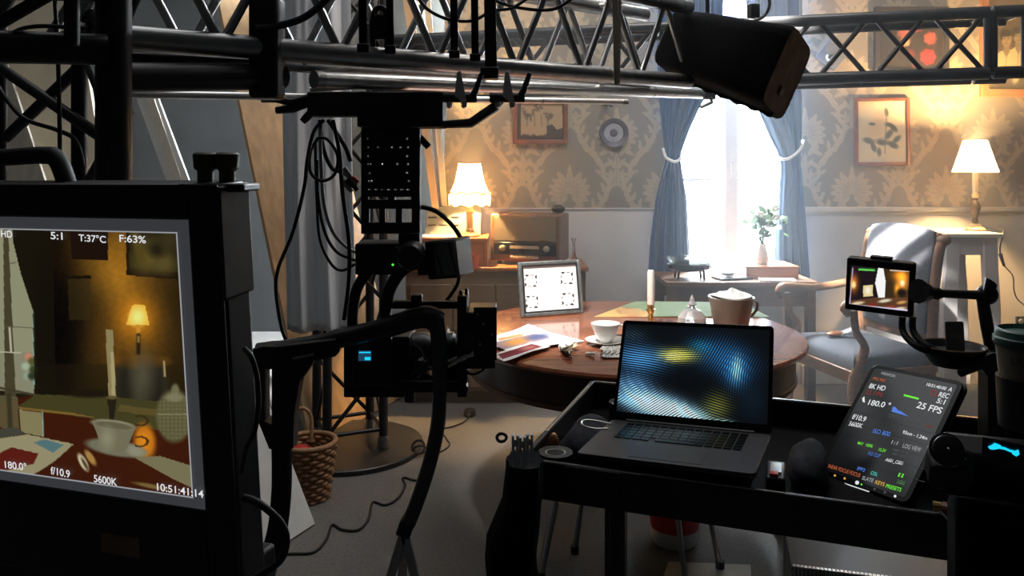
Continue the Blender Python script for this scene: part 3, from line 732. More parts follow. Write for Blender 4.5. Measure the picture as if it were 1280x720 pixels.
def f_map(X, Y):
    k = Ink(X, Y, (98, 116, 88)); rr = random.Random(8)
    for i in range(60): k.ell(rr.uniform(790, 985), rr.uniform(370, 402), rr.uniform(3, 12), rr.uniform(.6, 2), (112, 130, 100), .6, 0, .6)
    k.poly([(738, 396), (775, 384), (812, 390), (806, 402), (745, 402)], (170, 142, 86)); k.ell(788, 390, 16, 5, (128, 82, 48), .3, .1)
    for i in range(9): k.line((776 + i * 3, 386), (780 + i * 3, 394), .8, (206, 178, 120))
    k.ell(790, 397, 13, 2, (160, 110, 66), .4)
    return k
sheet('printed_cloth', 'pale green printed cloth with a brown picture corner on the dining table', 'cloth', [(794, 377), (925, 377.5), (962, 396), (742, 396)], f_map, .001, n=70, wave=.002)
# cup and saucer
c = T(757, 430, .001)
cp = thing('saucer', 'white porcelain saucer under the teacup', 'saucer', c); tag(cp, 'white porcelain saucer under the teacup', 'saucer')
MB().lathe([(.0001, 0), (.035, 0), (.04, .004), (.072, .014), (.074, .0165), (.068, .0155), (.036, .007), (.0001, .007)], c, 40).build('dish', 'porcelain', cp, smooth=60)
c2 = c + Vector((0, 0, .0075)); cu = thing('teacup', 'white porcelain teacup standing on its saucer by the laptop lid', 'cup', c2)
MB().lathe([(.0001, 0), (.024, 0), (.024, .006), (.036, .02), (.048, .05), (.053, .068), (.0505, .068), (.045, .05), (.033, .022), (.0001, .010)], c2, 40).build('bowl', 'porcelain', cu, smooth=60)
MB().tube(bez([c2 + Vector(p) for p in ((.046, 0, .058), (.066, 0, .060), (.075, 0, .045), (.064, 0, .026), (.038, 0, .024))]), .0042, 8).build('handle', 'porcelain', cu, smooth=80)
# napkin, spoons, dried leaves
q = []
for i in range(15):
    q.append([T(752 + 26 * j / 14 + 2 * math.sin(i), 430 + 17 * i / 14, .004 + .012 * abs(math.sin(j * .9 + i * .5)) * (1 - abs(i - 7) / 9)) for j in range(15)])
tag(MB().grid(q).build('napkin', 'napkin', smooth=80, solid=.002), 'crumpled white napkin beside the teacup', 'napkin')
def leaf(name, label, cat, a, b, wd, m, curl=.02, group=None):
    a, b = T(*a, .003), T(*b, .003); d = b - a; s = d.cross(Vector((0, 0, 1))).normalized(); R = []
    for i in range(9):
        t = i / 8; ww = wd * math.sin(math.pi * (t * .9 + .05)) ** .8
        R.append([a + d * t + s * ww * k + Vector((0, 0, curl * (k * k) + curl * 1.2 * t * t)) for k in (-1, -.5, 0, .5, 1)])
    return tag(MB().grid(R).build(name, m, smooth=80, solid=.0015), label, cat, group)
leaf('dried_leaf', 'dark curled dried leaf pointing at the table edge', 'leaf', (703, 433), (712, 449), .020, 'leaf_dry', .012)
leaf('dried_leaf', 'pale dried leaf lying across the dark curled leaf', 'leaf', (700, 439), (716, 432), .022, 'napkin', .014)
leaf('dried_leaf', 'small yellowish dried leaf next to the pale leaf', 'leaf', (712, 438), (722, 436), .015, 'timber_pale', .010)
leaf('petal', 'single white petal lying on bare wood near the napkin', 'petal', (732, 442), (744, 446), .012, 'porcelain', .006)
# candle
c = T(813.5, 407, .001); ca = thing('candlestick', 'tall cream candle in a small brass candlestick', 'candle', c)
MB().lathe([(.036, 0), (.036, .004), (.014, .01), (.009, .02), (.013, .035), (.009, .045), (.013, .055), (.020, .062), (.020, .066), (.0135, .068), (.0135, .085), (.0001, .085)], c, 24).build('holder', 'brass', ca)
zt = P(813.5, 337, c.y).z
MB().lathe([(.0125, .08), (.0145, .09), (.0140, zt - c.z - .012), (.011, zt - c.z - .002), (.0001, zt - c.z - .006)], c, 18).build('candle', 'wax', ca)
MB().cyl((c.x, c.y, zt - .008), (c.x + .002, c.y, zt + .006), .0012, n=6).build('wick', 'black_rubber', ca)
# decanter
c = T(865, 412, .001); dc = thing('glass_decanter', 'cut glass decanter with pointed stopper between candle and pot', 'decanter', c)
MB().lathe([(.0001, 0), (.045, 0), (.058, .02), (.055, .05), (.035, .075), (.014, .085), (.016, .092), (.0001, .092)], c, 14).build('body', 'cut_glass', dc, smooth=15)
MB().lathe([(.012, .092), (.020, .10), (.010, .112), (.007, .125), (.0001, .14)], c, 10).build('stopper', 'cut_glass', dc, smooth=15)
# pot
c = T(914, 413, .001); pt = thing('ceramic_pot', 'brown glazed ceramic pot filled with white paper beside the decanter', 'pot', c)
MB().lathe([(.0001, 0), (.060, 0), (.066, .01), (.080, .10), (.087, .125), (.088, .132), (.081, .132), (.074, .10), (.055, .02), (.0001, .02)], c, 32).build('body', 'pot_glaze', pt)
MB().tube(bez([c + Vector(p) for p in ((.080, 0, .115), (.10, 0, .11), (.098, 0, .08), (.072, 0, .05))]), .006, 8).build('handle', 'pot_glaze', pt, smooth=80)
R = []; rr = random.Random(4)
for i in range(11): R.append([c + Vector((.078 * (i / 10) * math.cos(a) + .004, .078 * (i / 10) * math.sin(a), .135 + .022 * (1 - i / 10) + .010 * math.sin(a * 3 + i) * (1 - i / 14))) for a in np.linspace(0, 2 * math.pi, 25)])
MB().grid(R).build('paper_filling', 'paper_white', pt, smooth=60, solid=.002)

# ------------------------------------------------------------------ writing desk in front of the window
DZ = .74
dk = thing('writing_desk', 'small reddish writing desk standing under the window', 'desk', (1.12, 4.42, 0))
dx0, dx1, dy0, dy1 = .86, 1.72, 4.38, 4.82
MB().box(((dx0 + dx1) / 2, (dy0 + dy1) / 2, DZ - .015), (dx1 - dx0, dy1 - dy0, .03)).build('top', 'walnut', dk, bevel=.005)
for xx in (dx0 + .04, dx1 - .04):
    for yy in (dy0 + .04, dy1 - .04): MB().box((xx, yy, (DZ - .03) / 2), (.05, .05, DZ - .03)).build('leg', 'walnut', dk, bevel=.004)
for yy in (dy0 + .04, dy1 - .04): MB().box(((dx0 + dx1) / 2, yy, DZ - .085), (dx1 - dx0 - .13, .02, .11)).build('apron', 'walnut', dk)
# glass dish on a black footed tray
c = Vector((pxx(862, 4.52), 4.52, DZ + .001)); td = thing('footed_tray', 'black oval tray on short legs carrying a glass dish', 'tray', c)
mb = MB(); M_ = Matrix.Translation(c) @ Matrix.Diagonal((1.0, .65, 1, 1))
MB(M_).lathe([(.0001, .045), (.095, .045), (.125, .06), (.132, .085), (.126, .085), (.11, .062), (.0001, .055)], (0, 0, 0), 32).build('tray', 'dish_black', td)
for s in (-1, 1):
    for k in (-1, 1): MB().cyl(c + Vector((s * .075, k * .045, 0)), c + Vector((s * .07, k * .04, .05)), .007).build('leg', 'dish_black', td)
g = thing('glass_dish', 'shallow clear glass dish lying in the black footed tray', 'dish', c + Vector((0, 0, .087)))
MB(Matrix.Translation((0, 0, .087)) @ M_).lathe([(.0001, 0), (.10, 0), (.13, .022), (.135, .034), (.129, .034), (.098, .008), (.0001, .008)], (0, 0, 0), 32).build('bowl', 'table_glass', g, smooth=15)
MB(Matrix.Translation((0, 0, .087)) @ M_).lathe([(.130, .034), (.137, .036), (.130, .039)], (0, 0, 0), 32).build('rim', 'table_glass', g)
lb = thing('letter_box', 'low reddish box with papers on the writing desk', 'box', (1.50, 4.62, DZ))
MB().box((1.50, 4.64, DZ + .031), (.30, .26, .06)).build('body', 'red_wood', lb, bevel=.004)
MB().box((1.50, 4.64, DZ + .066), (.31, .27, .009)).build('lid', 'red_wood', lb, bevel=.003)
tag(MB().box((1.26, 4.50, DZ + .008), (.20, .13, .012), rotz(.25)).build('notebook', 'dish_black', bevel=.003), 'thin black notebook lying in front of the letter box', 'notebook')
mb = MB().ell((1.24, 4.51, DZ + .032), (.040, .030, .016)); tag(mb.build('white_stone', 'porcelain', smooth=80), 'smooth white paperweight lying on the black notebook', 'paperweight')
tag(MB().box((1.50, 4.44, DZ + .005), (.20, .12, .008), rotz(-.2)).build('envelope', 'paper_white', smooth=0), 'white envelope on the writing desk beside the letter box', 'envelope')
# vase with leaves
c = Vector((pxx(953, 4.62), 4.62, DZ + .0715)); va = thing('flower_vase', 'white vase of leafy green stems and pale blossoms on the letter box', 'vase', c)
MB().lathe([(.0001, 0), (.030, 0), (.036, .03), (.030, .07), (.018, .10), (.024, .118), (.020, .118), (.013, .10), (.0001, .09)], c, 28).build('vase', 'porcelain', va, smooth=60)
rr = random.Random(11); top = c + Vector((.02, 0, .23))
for i in range(9):
    e = top + Vector((rr.uniform(-.07, .08), rr.uniform(-.05, .05), rr.uniform(-.04, .09)))
    MB().tube(bez([c + Vector((0, 0, .10)), (c + e) / 2 + Vector((rr.uniform(-.015, .015), 0, .06)), e], 4), .0028, 5).build('stem', 'leaf_green', va, smooth=80)
for i in range(70):
    p = top + Vector((rr.gauss(0, .038), rr.gauss(0, .03), rr.gauss(.015, .042))); L_ = rr.uniform(.04, .065); d = Vector((rr.uniform(-1, 1), rr.uniform(-1, 1), rr.uniform(-.3, .8))).normalized(); s = d.orthogonal().normalized()
    R = [[p + d * L_ * t + s * k * L_ * .36 * math.sin(math.pi * (t * .92 + .04)) + Vector((0, 0, -.012 * t * t)) for k in (-1, 0, 1)] for t in (0, .25, .5, .75, 1)]
    MB().grid(R).build('leaf', 'leaf_green', va, smooth=80)
for i in range(6):
    p = top + Vector((rr.uniform(-.06, .05), rr.uniform(-.05, -.01), rr.uniform(.0, .10)))
    mb = MB()
    for j in range(6):
        a = j * 1.05; mb.ell(p + Vector((.012 * math.cos(a), -.004, .012 * math.sin(a))), (.011, .006, .009), 8, 6)
    mb.build('blossom', 'petal', va, smooth=80)

# ------------------------------------------------------------------ armchair
NF, FFr, NB, FB = (Vector(p) for p in ((1.63, 3.74, 0), (1.50, 4.27, 0), (2.07, 3.86, 0), (1.95, 4.37, 0)))
def A(a, b, z): return NF * (1 - a) * (1 - b) + FFr * (1 - a) * b + NB * a * (1 - b) + FB * a * b + Vector((0, 0, z))
ac = thing('armchair', 'oak armchair with grey upholstered seat and back beside the dining table', 'armchair', A(.5, .5, 0))
R = []
for (z, ins) in ((.40, .0), (.455, -.005), (.475, .02), (.488, .08), (.495, .2)):
    R.append([A(ins + (1 - 2 * ins) * a, ins + (1 - 2 * ins) * b, z) for a, b in [(t, 0) for t in np.linspace(0, 1, 9)] + [(1, t) for t in np.linspace(0, 1, 9)[1:]] + [(t, 1) for t in np.linspace(1, 0, 9)[1:]] + [(0, t) for t in np.linspace(1, 0, 9)[1:]]])
mb = MB().grid(R); n = len(R[0]) - 1; mb.f.append([4 * (n + 1) + i for i in range(n)]); mb.build('seat', 'chair_cloth', ac, smooth=60)
for a0, b0, a1, b1 in ((0, 0, 0, 1), (0, 0, 1, 0), (0, 1, 1, 1), (1, 0, 1, 1)):
    MB().bar(A(a0, b0, .38), A(a1, b1, .38), .03, .06).build('seat_rail', 'oak', ac, bevel=.005)
for b in (0, 1):
    o = -.0 if b == 0 else .0
    MB().tube(bez([A(.02, b, .40), A(-.01, b, .30), A(.03, b, .16), A(.0, b, .012)], 5), [.026] * 5 + [.024] * 5 + [.019] * 5 + [.02], 10).build('leg', 'oak', ac, smooth=60)
    MB().tube(bez([A(.98, b, .40), A(1.0, b, .2), A(1.08, b, .012)], 5), .021, 10).build('leg', 'oak', ac, smooth=60)
    MB().tube(bez([A(.0, b, .38), A(.10, b, .47), A(.13, b, .53), A(.03, b, .60), A(.0, b, .70)], 6), [.024] * 6 + [.022] * 6 + [.019] * 6 + [.018] * 6 + [.017], 10).build('arm_post', 'oak', ac, smooth=60)
    MB().tube(bez([A(-.06, b, .685), A(-.10, b, .705), A(-.07, b, .728), A(.02, b, .732), A(.30, b, .722), A(.65, b, .735), A(.99, b, .76)], 6), [.020] * 6 + [.026] * 6 + [.026] * 6 + [.024] * 6 + [.022] * 12 + [.02], 10).build('arm', 'oak', ac, smooth=60)
    MB().tube(bez([A(1.0, b, .38), A(1.0, b, .55), A(1.03, b, .80), A(1.09, b, .97), A(1.15, b, 1.02)], 6), [.024] * 24 + [.026], 10).build('stile', 'oak', ac, smooth=60)
    MB().ell(A(1.15, b, 1.022), (.034, .034, .028)).build('scroll', 'oak', ac, smooth=80)
R = []
for i in range(13):
    t = i / 12; z = .56 + .50 * t; lean = 1.0 + .13 * t * t; row = []
    for j in range(17):
        b = .06 + .88 * j / 16; puff = .10 * (1 - (2 * j / 16 - 1) ** 4) * (1 - (2 * t - 1) ** 6)
        row.append(A(lean - puff, b, z + (.02 * (1 - (2 * j / 16 - 1) ** 2) if i == 12 else 0)))
    R.append(row)
MB().grid(R).build('backrest', 'chair_cloth', ac, smooth=60, solid=.045, bevel=.008)
for z in (.53, 1.03): MB().bar(A(1.0 + (.13 if z > 1 else 0.01), .02, z), A(1.0 + (.13 if z > 1 else 0.01), .98, z), .026, .05).build('back_rail', 'oak', ac, bevel=.006)
c = A(.32, .62, .50)
kp = thing('crumpled_ornament', 'small orange and white crumpled ornament on the grey armchair seat', 'ornament', c)
MB().ell(c + Vector((0, 0, .013)), (.055, .03, .012), R=rotz(.3)).build('body', 'copper', kp, smooth=80)
MB().grid([[c + Vector((.02 + .05 * i, -.03 + .03 * j, .012 + .018 * i)) for j in range(3)] for i in range(3)]).build('flap', 'porcelain', kp, solid=.002)

# ------------------------------------------------------------------ behind and under the table
# steel stool
so = thing('steel_stool', 'tall grey steel stool with splayed legs under the dining table', 'stool', (.42, 2.74, 0))
MB().lathe([(.0001, .585), (.16, .585), (.17, .592), (.17, .602), (.16, .608), (.0001, .608)], (.42, 2.75, 0), 32).build('seat', 'steel_grey', so)
for (x, y, D) in ((676, 726, None), (718.5, 692, None), (857, 734, None), (900, 712, None)):
    e = FL(x, y); tp = Vector((.42, 2.75, .59)) + (Vector((e.x, e.y, 0)) - Vector((.42, 2.75, 0))) * .62
    lg = MB().tube([tp, e + Vector((0, 0, .012))], [.011, .010], 10).build('leg', 'steel_grey', so, smooth=60)
    MB().cyl(e + Vector((0, 0, .001)), e + Vector((0, 0, .03)), .015).build('rubber_foot', 'black_rubber', lg)
# bucket
c = FL(843, 676); bk = thing('paint_bucket', 'white plastic bucket with a red label on the floor behind the cart', 'bucket', c)
MB().lathe([(.0001, .001), (.078, .001), (.085, .02), (.096, .20), (.102, .205), (.102, .22), (.094, .22), (.076, .02), (.0001, .02)], c, 32).build('body', 'white_plastic', bk)
MB().lathe([(.0885, .06), (.0955, .175), (.0965, .175), (.0895, .06)], c, 32).build('label', 'red_plastic', bk)
MB().tube([c + Vector((.10 * math.cos(a), -.02, .20 - .10 * math.sin(a))) for a in np.linspace(0, math.pi, 15)], .003, 6).build('handle', 'steel_grey', bk, smooth=80)
a_, b_, c_, d_ = FL(836, 704), FL(938, 708), FL(940, 736), FL(826, 730)
tag(MB().prism([a_ + Vector((0, 0, .001)), d_ + Vector((0, 0, .001)), c_ + Vector((0, 0, .001)), b_ + Vector((0, 0, .001))], (0, 0, .005)).build('cardboard_sheet', 'cardboard', smooth=0), 'flat piece of beige cardboard on the floor by the bucket', 'cardboard')
# equipment case with ribbed strip
ec = thing('equipment_case', 'black equipment case with a ribbed pale metal top edge under the cart', 'case', (.98, 2.1, 0))
p, q = P(990, 706, 2.1), P(1196, 718, 2.0); dd = (q - p); dd.z = 0; dd.normalize(); nv = Vector((-dd.y, dd.x, 0)); zc = p.z
Rc = frame3(dd, nv, (0, 0, 1)); cc = Vector((p.x, p.y, 0)) + dd * .21 + nv * .14
MB().box(cc + Vector((0, 0, zc / 2 - .01)), (.42, .28, zc - .022), Rc).build('body', 'black_plastic', ec, bevel=.008)
for i in range(42): MB().box(Vector((p.x, p.y, zc - .014)) + dd * (.006 + i * .0099) + nv * .001, (.007, .012, .026), Rc).build('rib', 'alu_bright', ec)
MB().box(cc + Vector((0, 0, zc - .012)) , (.42, .27, .008), Rc).build('lid', 'black_plastic', ec)
MB().box(cc - nv * .15 + dd * .02 + Vector((0, 0, zc - .02)), (.06, .012, .02), Rc).build('latch', 'alu', ec, bevel=.002)

# ------------------------------------------------------------------ left background
# plywood board leaning
def panel(name, label, cat, pts, th, m, group=None, bevel=.0):
    pts = [Vector(p) for p in pts]; n = (pts[1] - pts[0]).cross(pts[3] - pts[0]).normalized()
    return tag(MB().prism(pts, n * th).build(name, m, smooth=0, bevel=bevel), label, cat, group)
panel('plywood_board', 'tall tan plywood board leaning behind the truss tower', 'board', [P(385, 560, 3.87), P(500, 497, 4.70), P(372, -40, 5.0), P(262, -40, 4.6)], .018, 'ply')
panel('timber_plank', 'broad pale timber plank leaning on the studio wall behind the monitor', 'plank', [P(248, 330, 4.4), P(275, 325, 4.4), P(176, 60, 5.0), P(150, 60, 5.0)], .03, 'white_board')
panel('timber_plank', 'thin pale timber batten leaning beside the broad plank behind the monitor', 'plank', [P(252, 325, 4.2), P(262, 325, 4.2), P(172, 60, 4.9), P(163, 60, 4.9)], .03, 'timber_dull')
panel('set_flat', 'cream scenery flat standing far behind the truss braces', 'scenery flat', [P(-160, 480, 4.9), P(175, 480, 4.9), P(88, -60, 4.9), P(-160, -60, 4.9)], .03, 'flat_cream')
panel('scenery_panel', 'brown sloping panel leaning against the cream scenery flat', 'panel', [P(-60, 300, 4.6), P(70, 260, 4.6), P(0, 50, 4.8), P(-60, 50, 4.8)], .02, 'timber_dull')
gc = curtain('stage_curtain', 'heavy grey stage curtain hanging beside the perforated camera plate', [(2.25, P(350, 0, 3.4).x, P(436, 0, 3.4).x, 1), (P(0, 60, 3.4).z, P(350, 0, 3.4).x, P(436, 0, 3.4).x, 1), (P(0, 250, 3.4).z, P(351, 0, 3.4).x, P(440, 0, 3.4).x, 1), (P(0, 416, 3.4).z, P(354, 0, 3.4).x, P(448, 0, 3.4).x, 1.2)], 3.42, 2.4, .030, 'curtain_grey', ph=.6)
MB().tube([(-1.08, 3.42, 2.26), (-.66, 3.42, 2.26), (-.70, 3.74, 2.26)], .014, 10).build('rail', 'black_steel', gc, smooth=60)
# frame of the side wall of the set
panel('set_flat', 'dark grey scenery flat standing at the left end of the wallpapered wall', 'scenery flat', [P(438, 486, 5.3), P(560, 486, 5.3), P(560, -40, 5.3), P(438, -40, 5.3)], .03, 'flat_grey')
panel('timber_brace', 'pale timber brace leaning at the left edge of the wallpaper', 'timber', [P(553, 262, 4.9), P(560, 262, 4.9), P(536, -30, 5.1), P(527, -30, 5.1)], .03, 'timber_pale')
panel('timber_brace', 'tan timber brace leaning just behind the perforated plate', 'timber', [P(541, 262, 4.85), P(549, 262, 4.85), P(512, -30, 5.1), P(500, -30, 5.1)], .03, 'ply')
panel('timber_brace', 'white timber brace leaning between the tan and pale braces', 'timber', [P(549.5, 262, 4.93), P(554, 262, 4.93), P(526, -30, 5.15), P(519, -30, 5.15)], .03, 'white_board')
# white board on the floor
B1, B2 = FL(391, 656), FL(290, 722)
panel('foam_board', 'white board leaning low behind the large monitor by the wicker basket', 'board', [B2 + Vector((0, 0, .001)), B1 + Vector((0, 0, .001)), P(318, 465, 3.12), P(232, 465, 2.9)], .012, 'white_board')
# wicker basket
c = FL(386, 622); bs = thing('wicker_basket', 'brown wicker basket with a loop handle on the floor beside the truss base', 'basket', c)
rp = lambda z: .078 + .06 * z / .24 * .55
ns = 22
for k in range(13):
    z = .008 + k * .0175; ph = math.pi / ns * (k % 2)
    MB().tube([c + Vector(((rp(z) + .006 * math.cos(ns / 2 * a + math.pi * (k % 2))) * math.cos(a), (rp(z) + .006 * math.cos(ns / 2 * a + math.pi * (k % 2))) * math.sin(a), z)) for a in np.linspace(0, 2 * math.pi, 67)[:-1]], .0088, 6, closed=True).build('weaver', 'wicker', bs, smooth=80)
for k in range(ns):
    a = 2 * math.pi * k / ns; MB().tube([c + Vector((rp(z) * math.cos(a), rp(z) * math.sin(a), z)) for z in (.004, .12, .236)], .005, 6).build('stake', 'wicker', bs, smooth=80)
MB().tube([c + Vector((rp(.235) * math.cos(a), rp(.235) * math.sin(a), .236)) for a in np.linspace(0, 2 * math.pi, 49)[:-1]], .011, 8, closed=True).build('rim', 'wicker', bs, smooth=80)
MB().lathe([(.0001, .004), (.078, .004), (.078, .010), (.0001, .010)], c, 24).build('base', 'wicker', bs)
MB().tube(bez([c + Vector((-.10, 0, .23)), c + Vector((-.085, 0, .33)), c + Vector((-.03, 0, .375)), c + Vector((.01, 0, .34)), c + Vector((.015, -.02, .24))]), .008, 8).build('handle', 'wicker', bs, smooth=80)
tag(MB().ell(c + Vector((-.025, -.02, .195)), (.05, .04, .035)).build('red_cloth', 'red_plastic', smooth=80), 'bright red bundle inside the wicker basket', 'cloth')
cupshape('glass_jar', 'small clear glass jar inside the wicker basket', 'jar', c + Vector((.045, -.02, .15)), [(.0001, 0), (.024, 0), (.026, .05), (.018, .07), (.016, .08), (.0001, .08)], 'clear_glass')
# cables on the floor
def cable(name, label, pts, r=.005, m='black_rubber', k=8, cat='cable', n=7): return tag(MB().tube(bez(pts, k), r, n).build(name, m, smooth=80), label, cat)
fz = .006
cable('floor_cable', 'coiled spring cable stretched over the carpet towards the gimbal leg', [FL(*p, fz) for p in ((330, 694), (365, 692), (392, 690), (408, 674), (415, 656), (428, 662), (448, 662), (461, 648), (466, 628), (482, 631), (498, 622), (506, 607), (504, 597), (518, 600), (530, 599))], .005)
cable('floor_cable', 'thin cable running from the wall plug past the gimbal leg', [FL(*p, fz) for p in ((587, 519), (580, 527), (566, 533), (552, 537), (558, 548), (562, 556), (552, 564), (540, 566))], .004)
mb = MB().tube([FL(523, 566, .014) + Vector((.03 * math.cos(a), .02 * math.sin(a), .028 + .026 * math.sin(a))) for a in np.linspace(0, 2 * math.pi, 25)[:-1]], .006, 7, closed=True).tube([FL(525, 567, .01) + Vector((.032 * math.cos(a) + .004, -.012 + .012 * math.sin(a), .024 + .022 * math.cos(a + 1.57))) for a in np.linspace(0, 2 * math.pi, 25)[:-1]], .005, 7, closed=True)
tag(mb.build('cable_coil', 'black_rubber', smooth=80), 'small coil of black cable standing on the carpet', 'cable')
c = FL(587, 520); pg = thing('power_socket', 'small round black power socket on the carpet at the cable end', 'socket', c)
MB().lathe([(.030, .002), (.034, .012), (.030, .034), (.02, .04), (.0001, .04)], c, 20).build('body', 'black_plastic', pg)
MB().cyl(c + Vector((0, -.03, .018)), c + Vector((-.01, -.055, .014)), .012, .006).build('strain_relief', 'black_rubber', pg)
# ------------------------------------------------------------------ trusses
def truss_box(name, label, p0, p1, hgt, dep, rc, rb, m, step, xbrace=False, loc=None, ends=True, back=True, brace=True):
    p0, p1 = Vector(p0), Vector(p1); d = (p1 - p0); Ln = d.length; d.normalize()
    side = Vector((-d.y, d.x, 0)).normalized()
    if side.y < 0: side = -side
    up = Vector((0, 0, 1)); t = thing(name, label, 'truss', loc or ((p0 + p1) / 2))
    for s in (0, 1):
        for u_ in (0, 1): MB().tube([p0 + side * dep * s + up * hgt * u_, p1 + side * dep * s + up * hgt * u_], rc, 16).build('chord', m, t, smooth=60)
    n = max(2, int(round(Ln / step))); st = Ln / n
    for s in (0, 1):
        if (s == 1 and not back) or not brace: continue
        for i in range(n):
            a = p0 + d * st * i + side * dep * s; b = p0 + d * st * (i + 1) + side * dep * s
            if xbrace:
                e = d * .012
                MB().tube([a + e, b - e + up * hgt], rb, 8).build('brace', m, t, smooth=60)
                if s == 0: MB().tube([a + e + up * hgt, b - e], rb, 8).build('brace', m, t, smooth=60)
            else:
                mid = (a + b) / 2 + up * hgt
                MB().tube([a, mid], rb, 8).build('brace', m, t, smooth=60); MB().tube([mid, b], rb, 8).build('brace', m, t, smooth=60)
    for i in range(0, n + 1, 2):
        for u_ in (0, 1):
            a = p0 + d * st * i + up * hgt * u_; MB().tube([a, a + side * dep], rb, 8).build('cross_tube', m, t, smooth=60)
    if ends:
        for q in (p0, p1):
            for s in (0,): MB().tube([q + side * dep * s, q + side * dep * s + up * hgt], rc * .7, 10).build('end_post', m, t, smooth=60)
    return t
def upright(name, label, c, s, z0, z1, rc, rb, m, step, plate=True):
    t = thing(name, label, 'truss', (c[0], c[1], 0)); cs = [Vector((c[0] + a * s / 2, c[1] + b * s / 2, 0)) for a, b in ((-1, -1), (1, -1), (1, 1), (-1, 1))]
    ang = rotz(.42); cs = [Vector((c[0], c[1], 0)) + ang @ (q - Vector((c[0], c[1], 0))) for q in cs]
    for q in cs:
        lg = MB().tube([q + Vector((0, 0, z0)), q + Vector((0, 0, z1))], rc, 12).build('upright', m, t, smooth=60)
        MB().lathe([(rc * 1.25, z0), (rc * 1.25, z0 + .04), (rc, z0 + .06)], q, 12).build('coupler', 'alu', lg)
    n = int((z1 - z0) / step)
    for k in range(4):
        a, b = cs[k], cs[(k + 1) % 4]
        for i in range(n):
            za = z0 + .09 + (z1 - z0 - .1) * i / n; zb = z0 + .09 + (z1 - z0 - .1) * (i + 1) / n
            if i % 2: a, b = b, a
            MB().tube([a + Vector((0, 0, za)), b + Vector((0, 0, zb))], rb, 8).build('brace', m, t, smooth=60)
        a, b = cs[k], cs[(k + 1) % 4]; MB().tube([a + Vector((0, 0, z0 + .09)), b + Vector((0, 0, z0 + .09))], rb, 8).build('cross_tube', m, t, smooth=60)
    if plate: MB().lathe([(.0001, .001), (.36, .001), (.36, .022), (.355, .026), (.0001, .026)], (c[0], c[1], 0), 64).build('base_plate', 'black_steel', t)
    return t
# crossing truss behind the set lamp
B0 = Vector((1.214, 3.4, 1.768)); bd = Vector((.876, -.2, .0075))
truss_box('box_truss', 'black cross braced truss spanning in front of the wall pictures', B0 + bd * -2.15, B0 + bd * .855, .25, .22, .026, .011, 'black_steel', .225, xbrace=True, back=False)
pe = B0 + bd * .872; 
truss_box('box_truss', 'black truss section joined to the crossing truss at the sepia photograph', pe, pe + bd * .135, .25, .22, .026, .011, 'black_steel', .36, xbrace=True, back=False, brace=False)
upright('truss_tower', 'black truss tower standing on a round base plate behind the grey curtain', (-.80, 3.86), .27, .03, 2.3, .022, .010, 'black_steel', .30)
# nearer truss with the camera rig
A0, A1 = Vector((-.80, 1.42, 1.636)), Vector((.62, 2.75, 1.69))
truss_box('lighting_truss', 'metal box truss running from the tower over the camera rig', A0, A1, .26, .19, .0255, .010, 'alu', .26, ends=False)
for nm, lb, a, b, r_, mm in (('scaffold_pipe', 'long silver scaffold pipe slung under the lighting truss', (-.46, 1.86, 1.600), (.80, 3.22, 1.688), .020, 'alu_bright'),
                         ('scaffold_pipe', 'thin silver pole under the scaffold pipe carrying the rig clamps', (-1.02, 2.05, 1.583), (.42, 2.93, 1.632), .011, 'alu_bright')):
    t = thing(nm, lb, 'pipe', (Vector(a) + Vector(b)) / 2); d = (Vector(b) - Vector(a)).normalized()
    MB().tube([a, b], r_, 16).build('pipe', mm, t, smooth=60)
    for f_ in (.0, 1): MB().cyl(Vector(a).lerp(Vector(b), f_) - d * .012, Vector(a).lerp(Vector(b), f_) + d * .012, r_ * 1.08).build('end_collar', 'alu', t)
    q = Vector(a).lerp(Vector(b), .78); MB().cyl(q - d * .004, q + d * .004, r_ * 1.06).build('joint_ring', 'alu', t)
# left tower and its beam
tw = thing('corner_truss_tower', 'black corner truss tower rising behind the large monitor', 'truss', (-.86, 1.5, 0))
U = [Vector((-.686, 1.35, 0)), Vector((-.872, 1.58, 0)), Vector((-1.135, 1.745, 0))]
for q, r_ in zip(U, (.029, .015, .011)): MB().tube([q + Vector((0, 0, .01)), q + Vector((0, 0, 2.4))], r_, 16).build('upright', 'black_steel', tw, smooth=60)
def br(a, b, r_=.012): MB().tube([a, b], r_, 8).build('brace', 'black_steel', tw, smooth=60)
br(P(8, 172, 1.70), P(112, 72, 1.58), .0125); br(P(-4, 82, 1.74), P(128, 172, 1.5), .0125); br(P(106, 70, 1.57), P(140, 150, 1.36), .010); br(P(106, 235, 1.57), P(160, 140, 1.37), .010)
br(P(100, 40, 1.5), P(130, -40, 1.4), .012); br(P(70, -30, 1.6), P(125, 32, 1.4), .012); br(P(150, 40, 1.40), P(185, -40, 1.4), .011); br(P(0, 20, 1.7), P(30, -30, 1.6), .010)
for zz in (.25, .9, 2.3):
    for i in range(3): br(U[i] + Vector((0, 0, zz)), U[(i + 1) % 3] + Vector((0, 0, zz)), .011)
lbm = thing('truss_section', 'black double truss beam leaving the corner tower above the monitor', 'truss', P(20, 60, 1.25))
for yy, DD, r_ in ((58, 1.25, .026), (-20, 1.25, .024)): MB().tube([P(-140, yy - 3, DD - .1), P(134, yy + 4, DD + .06)], r_, 14).build('chord', 'black_steel', lbm, smooth=60)
for x in (-40, 90): MB().tube([P(x, 58, 1.25), P(x, -20, 1.25)], .012, 8).build('brace', 'black_steel', lbm, smooth=60)
MB().tube([P(-20, 40, 1.25), P(84, -20, 1.25)], .011, 8).build('brace', 'black_steel', lbm, smooth=60)
bm2 = thing('truss_section', 'thick black lower tube between the corner tower and the rig', 'truss', P(250, 96, 1.5))
MB().tube([P(150, 97, 1.42), P(352, 96, 1.72)], .028, 14).build('chord', 'black_steel', bm2, smooth=60)
